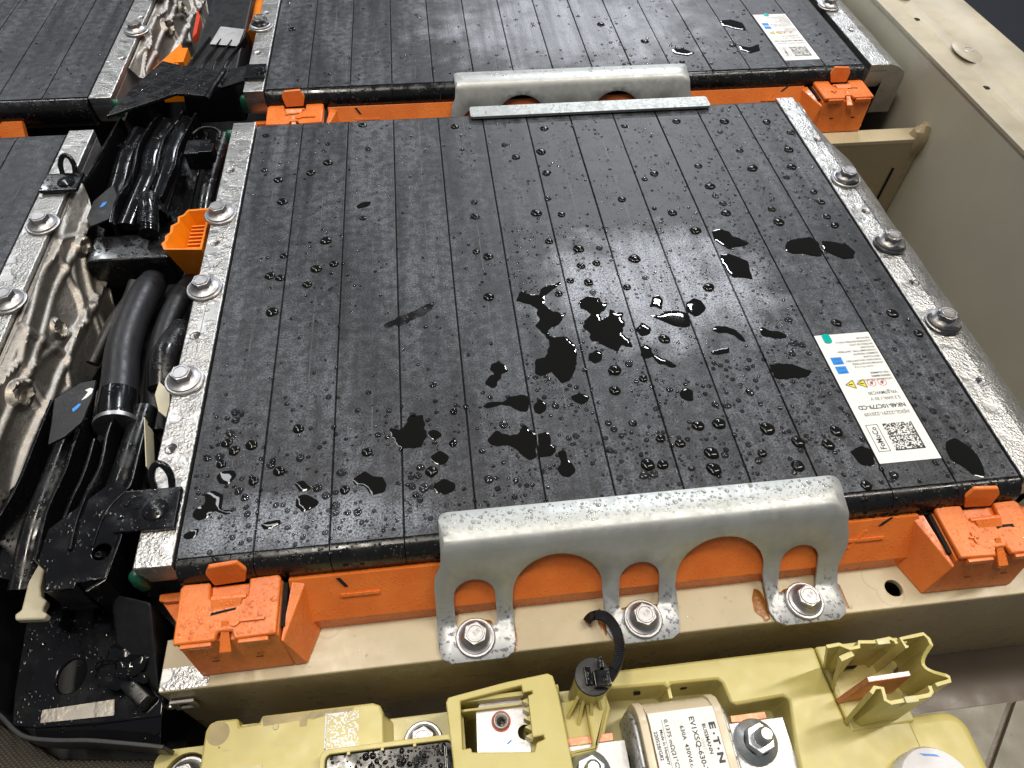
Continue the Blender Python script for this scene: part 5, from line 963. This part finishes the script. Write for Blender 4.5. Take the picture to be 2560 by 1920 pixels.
# ------------------------------------------------------------------ labels on the modules
def module_label(parent, x0, x1, y0, y1):
    z = 0.12; W = x1-x0; H = y1-y0
    bm = BM(); prism(bm, [(x0, y0), (x1, y0), (x1, y1), (x0, y1)], 0.05, z); lb = finish(bm, 'rating_label', M['white'], parent)
    zz = z+0.04; X = lambda u: x0+u*W/29.3; Y = lambda v: y0+v*H/76.5
    rr = random.Random(11); bm = BM()
    # matrix code (scrambled)
    n = 26
    cells2d(bm, X(10.6), X(24.6), Y(6.3), Y(20.6), zz, n, n, rr, 0.5); quad(bm, X(10.6), X(24.6), Y(5.8), Y(6.5), zz); quad(bm, X(24.3), X(24.9), Y(5.8), Y(20.6), zz)
    quad(bm, X(10.6), X(24.6), Y(13.2), Y(13.6), zz)
    # maker's word in its box
    text(bm, 'FoMoCo', 3.7, X(6.7), Y(7.0), zz, 90, 0.92, 0.08)
    for a in ((2.6, 8.0, 5.9, 6.2), (2.6, 8.0, 20.3, 20.6), (2.4, 2.7, 5.9, 20.6), (7.9, 8.2, 5.9, 20.6)): quad(bm, X(a[0]), X(a[1]), Y(a[2]), Y(a[3]), zz)
    for s, sz, v, b, u in (('HJ3GL-22291-220109', 2.75, 27.2, 0.02, 27.0), ('NK48-10C779-CD', 3.3, 31.4, .09, 27.0), ('5.3 kWh / 30 V', 2.6, 35.6, .02, 26.6), ('YFLJJ7MWC30', 2.6, 39.0, .03, 26.6)):
        text(bm, s, sz, X(u), Y(v), zz, 180, 0.92, b)
    lines = ('LITHIUM NICKEL BATTERY', 'SERIENUMMER', 'TEIL NUMMER', '', 'Li-ion 10 s / 2 p', 'LITHIUM ION BATTERIE', 'CONTAINS 100 % BATTERY', 'RECYCLAGE', 'ELEMENT NEGATIF', 'CONFORME TYPE - BATTERIA', 'RICICLARE', 'BATERIA DE LITIO', 'CONTIENE BATERIA ION LI', 'RECICLAR')
    v = 46.6
    for s in lines:
        if s: text(bm, s, 1.55, X(28.0 if not s.startswith('Li-ion') else 22), Y(v), zz, 180, 0.98, .03)
        v += 2.05
    finish(bm, 'printed_text', M['ink'], lb)
    bm = BM()
    for v0 in (51.0, 56.8): 
        quad(bm, X(2.4), X(8.0), Y(v0), Y(v0+4.7), zz)
    bl = finish(bm, 'blue_square', M['blue'], lb)
    bm = BM()
    for v0 in (51.0, 56.8):
        text(bm, 'Li-ion', 1.1, X(7.0), Y(v0+1.4), zz+.02, 180, 1)
        for e in ((3.9, 6.8, .8, 1.0), (3.9, 6.8, 3.1, 3.3)): quad(bm, X(e[0]), X(e[1]), Y(v0+e[2]), Y(v0+e[3]), zz+.02)
    finish(bm, 'printed_text', M['ink'], bl)
    for u in (5.6, 11.2):
        bm = BM(); prism(bm, [(X(u-2.4), Y(44.2)), (X(u+2.0), Y(41.7)), (X(u+2.0), Y(46.7))], zz-.02, zz+.01); wt = finish(bm, 'warning_triangle', M['yel'], lb)
        bm = BM(); tri = [(X(u-2.4), Y(44.2)), (X(u+2.0), Y(41.7)), (X(u+2.0), Y(46.7))]
        for a, b in zip(tri, tri[1:]+tri[:1]):
            d = (Vector(b)-Vector(a)).normalized(); n_ = Vector((-d.y, d.x))*.2; f = bm.faces.new([bm.verts.new((*p_, zz+.03)) for p_ in (Vector(a)-n_, Vector(b)-n_, Vector(b)+n_, Vector(a)+n_)])
        quad(bm, X(u-.9), X(u+1.2), Y(43.9), Y(44.5), zz+.03); finish(bm, 'printed_mark', M['ink'], wt)
    for u in (16.4, 21.8):
        bm = BM(); c = (X(u), Y(44.2)); plate(bm, circ(*c, 2.2, 28), [circ(*c, 1.9, 24)], zz-.02, zz+.01)
        d = Vector((.7, .7))*1.95; n_ = Vector((-.7, .7))*.14; C_ = Vector(c); f = bm.faces.new([bm.verts.new((*p_, zz+.03)) for p_ in (C_-d-n_, C_+d-n_, C_+d+n_, C_-d+n_)])
        pc = finish(bm, 'prohibition_sign', M['red'], lb)
        bm = BM(); quad(bm, c[0]-1.0, c[0]+.9, c[1]-.25, c[1]+.25, zz); quad(bm, c[0]-.3, c[0]+.3, c[1]-1.1, c[1]+1.0, zz); finish(bm, 'printed_mark', M['ink'], pc)
    return lb
ML = module_label(MAIN, 300.3, 329.5, 13.2, 90)
bm = BM(); prism(bm, rrect(304.0, 308.2, 84.2, 90.4, 1.6, 4), 0.16, 0.5); finish(bm, 'paint_dab', M['teal'], ML, bevel=0.12)
FL = module_label(FAR, 387.4, 415.4, 365.3, 441)
bm = BM(); prism(bm, rrect(396.5, 400.6, 437.5, 442.2, 1.6, 4), 0.16, 0.5); finish(bm, 'paint_dab', M['teal'], FL, bevel=0.12)
# ------------------------------------------------------------------ water
PL = ['long ragged splash with a narrow waist, left one in the middle of the near module', 'ragged splash with several lobes, right of the waisted one in the middle', 'lens-shaped glossy puddle touching a groove in the middle right', 'round dark puddle just right of the lens-shaped one',
 'crescent-shaped puddle right of centre', 'short thick dash of water between the crescent and the white label', 'diamond-shaped black puddle below the upper right one', 'ragged puddle directly above the diamond-shaped one', 'dark oval puddle left of a groove near the right rail', 'dark oval puddle right of a groove, nearest the right rail',
 'thin tail-shaped puddle trailing right from a groove below the middle splash', 'small irregular splash left of the waisted splash', 'club-shaped streak of water left of a groove, below the middle', 'small round puddle right of the club-shaped streak', 'eye-shaped drop left of a groove, below the middle', 'large antler-shaped puddle left of a groove near the front bracket',
 'puddle right of the groove beside the antler-shaped one', 'peanut-shaped drop between the antler-shaped puddle and the bracket', 'ragged little puddle above the lens-shaped one', 'oval puddle below the lobed splash', 'small grey blot between the lobed splash and the lens', 'dark drop below the thin tail-shaped puddle', 'short dash of water below the crescent',
 'dark ragged puddle left of the upper half of the white label', 'long slanted puddle right of the white label by the right rail', 'dark puddle half under the left edge of the white label', 'square-ish dark puddle across a groove, left of the bracket', 'small round blot joined to the right of the square-ish puddle', 'kidney-shaped puddle on the third cell near the front', 'large bead on the first cell near the left rail',
 'branched three-lobed puddle at the front left corner', 'rounded drop on the second cell just above a bigger blot', 'bigger blot on the second cell near the front edge', 'flat oval puddle close to the front edge on the second cell', 'small ragged puddle at the very front left corner', 'big bead above the left end of the bracket', 'biggest bead, directly above the left end of the bracket', 'small dark oval with a bright rim on the third cell, upper left',
 'faint slanted smear across the fourth cell, left of centre', 'dark elongated smear on the far module left of its label', 'small dark blot on the far module nearer the front, left of its label', 'flat puddle near the front edge of the far module']
for i, pd in enumerate(PUDDLES):
    o = finish(puddle_bm(pd, 0.03, 0.17 if i != 38 else 0.04, 0.05 if i in (2, 14, 35, 36, 29) else 1.0 if i in (0, 1, 10, 11, 15, 26, 38, 23) else 0.5), 'water_puddle', M['water'] if i != 38 else M['wetblack'], ang=70)
    tag(o, PL[i], 'puddle', 'puddles standing on the black cells')
PB = [(pd, min(p[0] for p in pd)-1, max(p[0] for p in pd)+1, min(p[1] for p in pd)-1, max(p[1] for p in pd)+1) for pd in PUDDLES]
def blocked(x, y):
    if 299 < x < 331 and 12 < y < 91: return True
    if 386 < x < 417 and 364 < y < 442: return True
    if 103 < x < 279 and y < 10.5: return True
    return any(a < x < b and c < y < d and inside((x, y), pd) for pd, a, b, c, d in PB)
ORD = ('first', 'second', 'third', 'fourth', 'fifth', 'sixth', 'seventh', 'eighth', 'ninth', 'tenth', 'eleventh', 'twelfth')
def blab(x, y, r):
    s_ = 'big' if r > 2.1 else 'middling' if r > 1.4 else 'small'
    if y > 340: return '%s rounded water bead on the far module, %s' % (s_, 'towards its left rail' if x < 150 else 'in its middle' if x < 290 else 'towards its label')
    z_ = 'close to its front edge' if y < 30 else 'just behind its front' if y < 65 else 'front half' if y < 115 else 'around its middle' if y < 175 else 'in its back half' if y < 245 else 'near its back edge'
    return '%s water bead on the %s-from-left cell, %s, %s' % (s_, ORD[min(11, int(x//30))], z_, 'left side' if x % 30 < 9 else 'right side' if x % 30 > 19 else 'halfway across')
for x, y, r in DROPS:
    r = min(r, 3.2)
    if blocked(x, y): continue
    bm = BM(); dome(bm, x, y, 0.02, r, r*0.42, 16, 5, rnd.uniform(1, 1.2), rnd.uniform(0, 3), 0.12)
    far = y > 340
    tag(finish(bm, 'water_bead', M['clear2'] if r < 2.2 else M['water'], ang=80), blab(x, y, r), 'water bead', 'water beads on the far module' if far else 'larger water beads on the near module')
def beads(name, label, n, x0, x1, y0, y1, dens, rad, parent=None, mat='clear2', z=0.02, seg=8, rings=2, sq=0.5):
    bm = BM(); k = 0; tries = 0; grid = {}
    while k < n and tries < n*40:
        tries += 1; x = rnd.uniform(x0, x1); y = rnd.uniform(y0, y1)
        if rnd.random() > dens(x, y) or blocked(x, y): continue
        r = rad(x, y); key = (int(x/3), int(y/3))
        if any((x-a)**2+(y-b)**2 < (r+c)**2*1.05 for i in (-1, 0, 1) for j in (-1, 0, 1) for a, b, c in grid.get((key[0]+i, key[1]+j), ())): continue
        grid.setdefault(key, []).append((x, y, r)); zz = z(x, y) if callable(z) else z
        dome(bm, x, y, zz, r, r*sq, seg, rings, rnd.uniform(1, 1.25), rnd.uniform(0, 3), 0.1); k += 1
    return tag(finish(bm, name, M[mat], ang=80), label, 'water beads', kind='stuff')
def dm(x, y):
    c = (x % 30)/30; cl = noise.noise((x*.045, y*.045, 2.0)); d = 0.06+.12*max(0, cl)
    if y < 75: d += 1.15*max(0, (75-y)/75)**0.8*(0.55+cl*1.2)
    if x > 130 and y > 120: d += 0.55*math.exp(-((c-.5-.12*math.sin(y*.05+x))/.10)**2)*(0.4+max(0, noise.noise((x*.03, y*.02, 8))*1.6))
    if x > 280: d += 0.25+cl*.4
    if 150 < x < 300 and 55 < y < 190: d += 0.35+cl*.8
    if x < 28 and 25 < y < 75: d += 0.35
    return max(0.015, d)
def rm(x, y):
    q = rnd.random()
    return (0.24+1.25*q**5) if y < 80 else (0.20+0.85*q**5)
beads('fine_water_beads', 'fine water beads scattered over the black cells of the near module', 9000, 2, 358, 2, 309, dm, rm)
beads('fine_water_beads', 'fine water beads scattered over the far module, densest at its front right', 1000, 3, 444, 357, 560, lambda x, y: (0.05+0.9*max(0, 1-(y-357)/60)*max(0.15, (x-150)/300) + .25*(noise.noise((x*.04, y*.04, 1)) > .15)*(x > 250)), lambda x, y: 0.35+1.2*rnd.random()**3)
beads('fine_water_beads', 'fine water beads on the far left module', 190, -325, -122, 357, 520, lambda x, y: .3+.7*(y < 400), lambda x, y: 0.35+.7*rnd.random()**2)
beads('fine_water_beads', 'fine water beads on the left-hand module', 130, -325, -122, 100, 309, lambda x, y: .5, lambda x, y: 0.3+.6*rnd.random()**2)
# clear beads on light surfaces
def nosez(y):
    return -0.9-(-y/6.1)**2*5
beads('fine_water_beads', 'clear beads on the top flange of the near bracket', 330, 105, 277, -1.5, 8.5, lambda x, y: .2+.8*(noise.noise((x*.07, y*.1, 3)) > -.1), lambda x, y: 0.35+.9*rnd.random()**3, mat='clear', z=1.92, sq=.35) if False else None
def beads_on(label, n, x0, x1, y0, y1, z, rmin, rmax, sq=.4, mat='clear', seg=10):
    bm = BM(); pts = []
    for _ in range(n*6):
        if len(pts) >= n: break
        x, y = rnd.uniform(x0, x1), rnd.uniform(y0, y1); r = rmin+(rmax-rmin)*rnd.random()**3
        if any((x-a)**2+(y-b)**2 < (r+c)**2 for a, b, c in pts): continue
        pts.append((x, y, r)); dome(bm, x, y, z, r, r*sq, seg, 2, 1.1, rnd.uniform(0, 3), .12)
    return tag(finish(bm, 'fine_water_beads', M[mat], ang=80), label, 'water beads', kind='stuff')
beads_on('clear beads on the top flange of the near bracket', 420, 106, 276, -1.0, 8.0, 1.93, .3, 1.2, .22)
beads_on('clear beads on the top flange of the far bracket', 110, 137, 305, 354.5, 363, 1.93, .3, 1.0, .4)
beads_on('clear beads on the grey clamp bar', 160, 143, 308, 303.5, 315, 3.02, .25, .7, .5)
beads_on('clear beads on the lid of the near left orange cover', 170, 2, 38, -28.5, -16, -8.58, .35, 1.5, .3)
beads_on('clear beads on the lid of the near right orange cover', 60, 322, 358, -28.5, -16, -8.58, .3, 1.0, .3)
beads_on('clear beads on the near left rail', 120, -15, -1.6, 35, 305, 0.42, .3, 1.6, .3)
beads_on('clear beads on the right rail of the near module', 170, 361.5, 373.5, 0, 305, 0.42, .4, 1.9, .35)
beads_on('clear beads on the beige front beam', 46, 45, 300, -38, -22, -34.98, .3, 1.0, .3)
beads_on('beads on the black rubber cover of the junction box', 80, 62, 102, -78, -69.5, -41.1, .35, 1.4, .5, 'water')
beads_on('beads on the glossy black tray', 150, -70, -15, -42, 2, -45.15, .3, 1.3, .5)
beads_on('beads on the near clip plate', 46, -24.5, -2.2, 14, 32, 3.22, .35, 1.6, .45)
beads_on('beads on the patterned flap', 40, -80, -40, 340, 372, 5.75, .3, 1.0, .5)
# larger clear blobs clinging to bolts
for x, y, r, h, lab in ((-10.8, 449, 7.8, 8.8, 'clear water blob covering the bolt on the left rail of the far module'), (371.2, 91.5, 9.2, 7.6, 'clear water blob over the nearest bolt of the right rail'), (370.6, 153.2, 9.2, 7.9, 'clear water blob over the middle bolt of the right rail'), (371, 215, 8.6, 7.0, 'clear water blob over the farthest bolt of the right rail')):
    bm = BM(); lathe(bm, x, y, [(r, .5), (r*.97, 1.6), (r*.82, h*.5), (r*.6, h*.82), (r*.5, h), (r*.3, h*1.06), (0, h*1.08)], 36)
    for v in bm.verts: v.co += Vector((1, 1, 0))*noise.noise(v.co*.25)*.8
    tag(finish(bm, 'water_blob', M['clear'], ang=80), lab, 'water blob')
# beads hanging on the rounded front of the black cells
bm = BM(); P_n = nose_profile(0)
for _ in range(330):
    x = rnd.uniform(2, 358); x = x if rnd.random() < .35 else rnd.uniform(280, 358)
    if 103 < x < 279: continue
    th = rnd.uniform(0.15, 1.0); y = -6.1*math.sin(th*math.pi/2); z = -0.8-11*(th**1.7); r = .4+1.2*rnd.random()**2.5
    n0 = len(bm.verts); dome(bm, 0, 0, 0, r, r*.5, 9, 2); q = Matrix.Rotation(th*1.25, 3, 'X'); bm.verts.ensure_lookup_table()
    for v in bm.verts[n0:]: v.co = q @ v.co + Vector((x, y, z))
tag(finish(bm, 'fine_water_beads', M['water'], ang=80), 'water beads hanging on the rounded front of the near module', 'water beads', kind='stuff')
# wood-like shreds and scratches left out on purpose
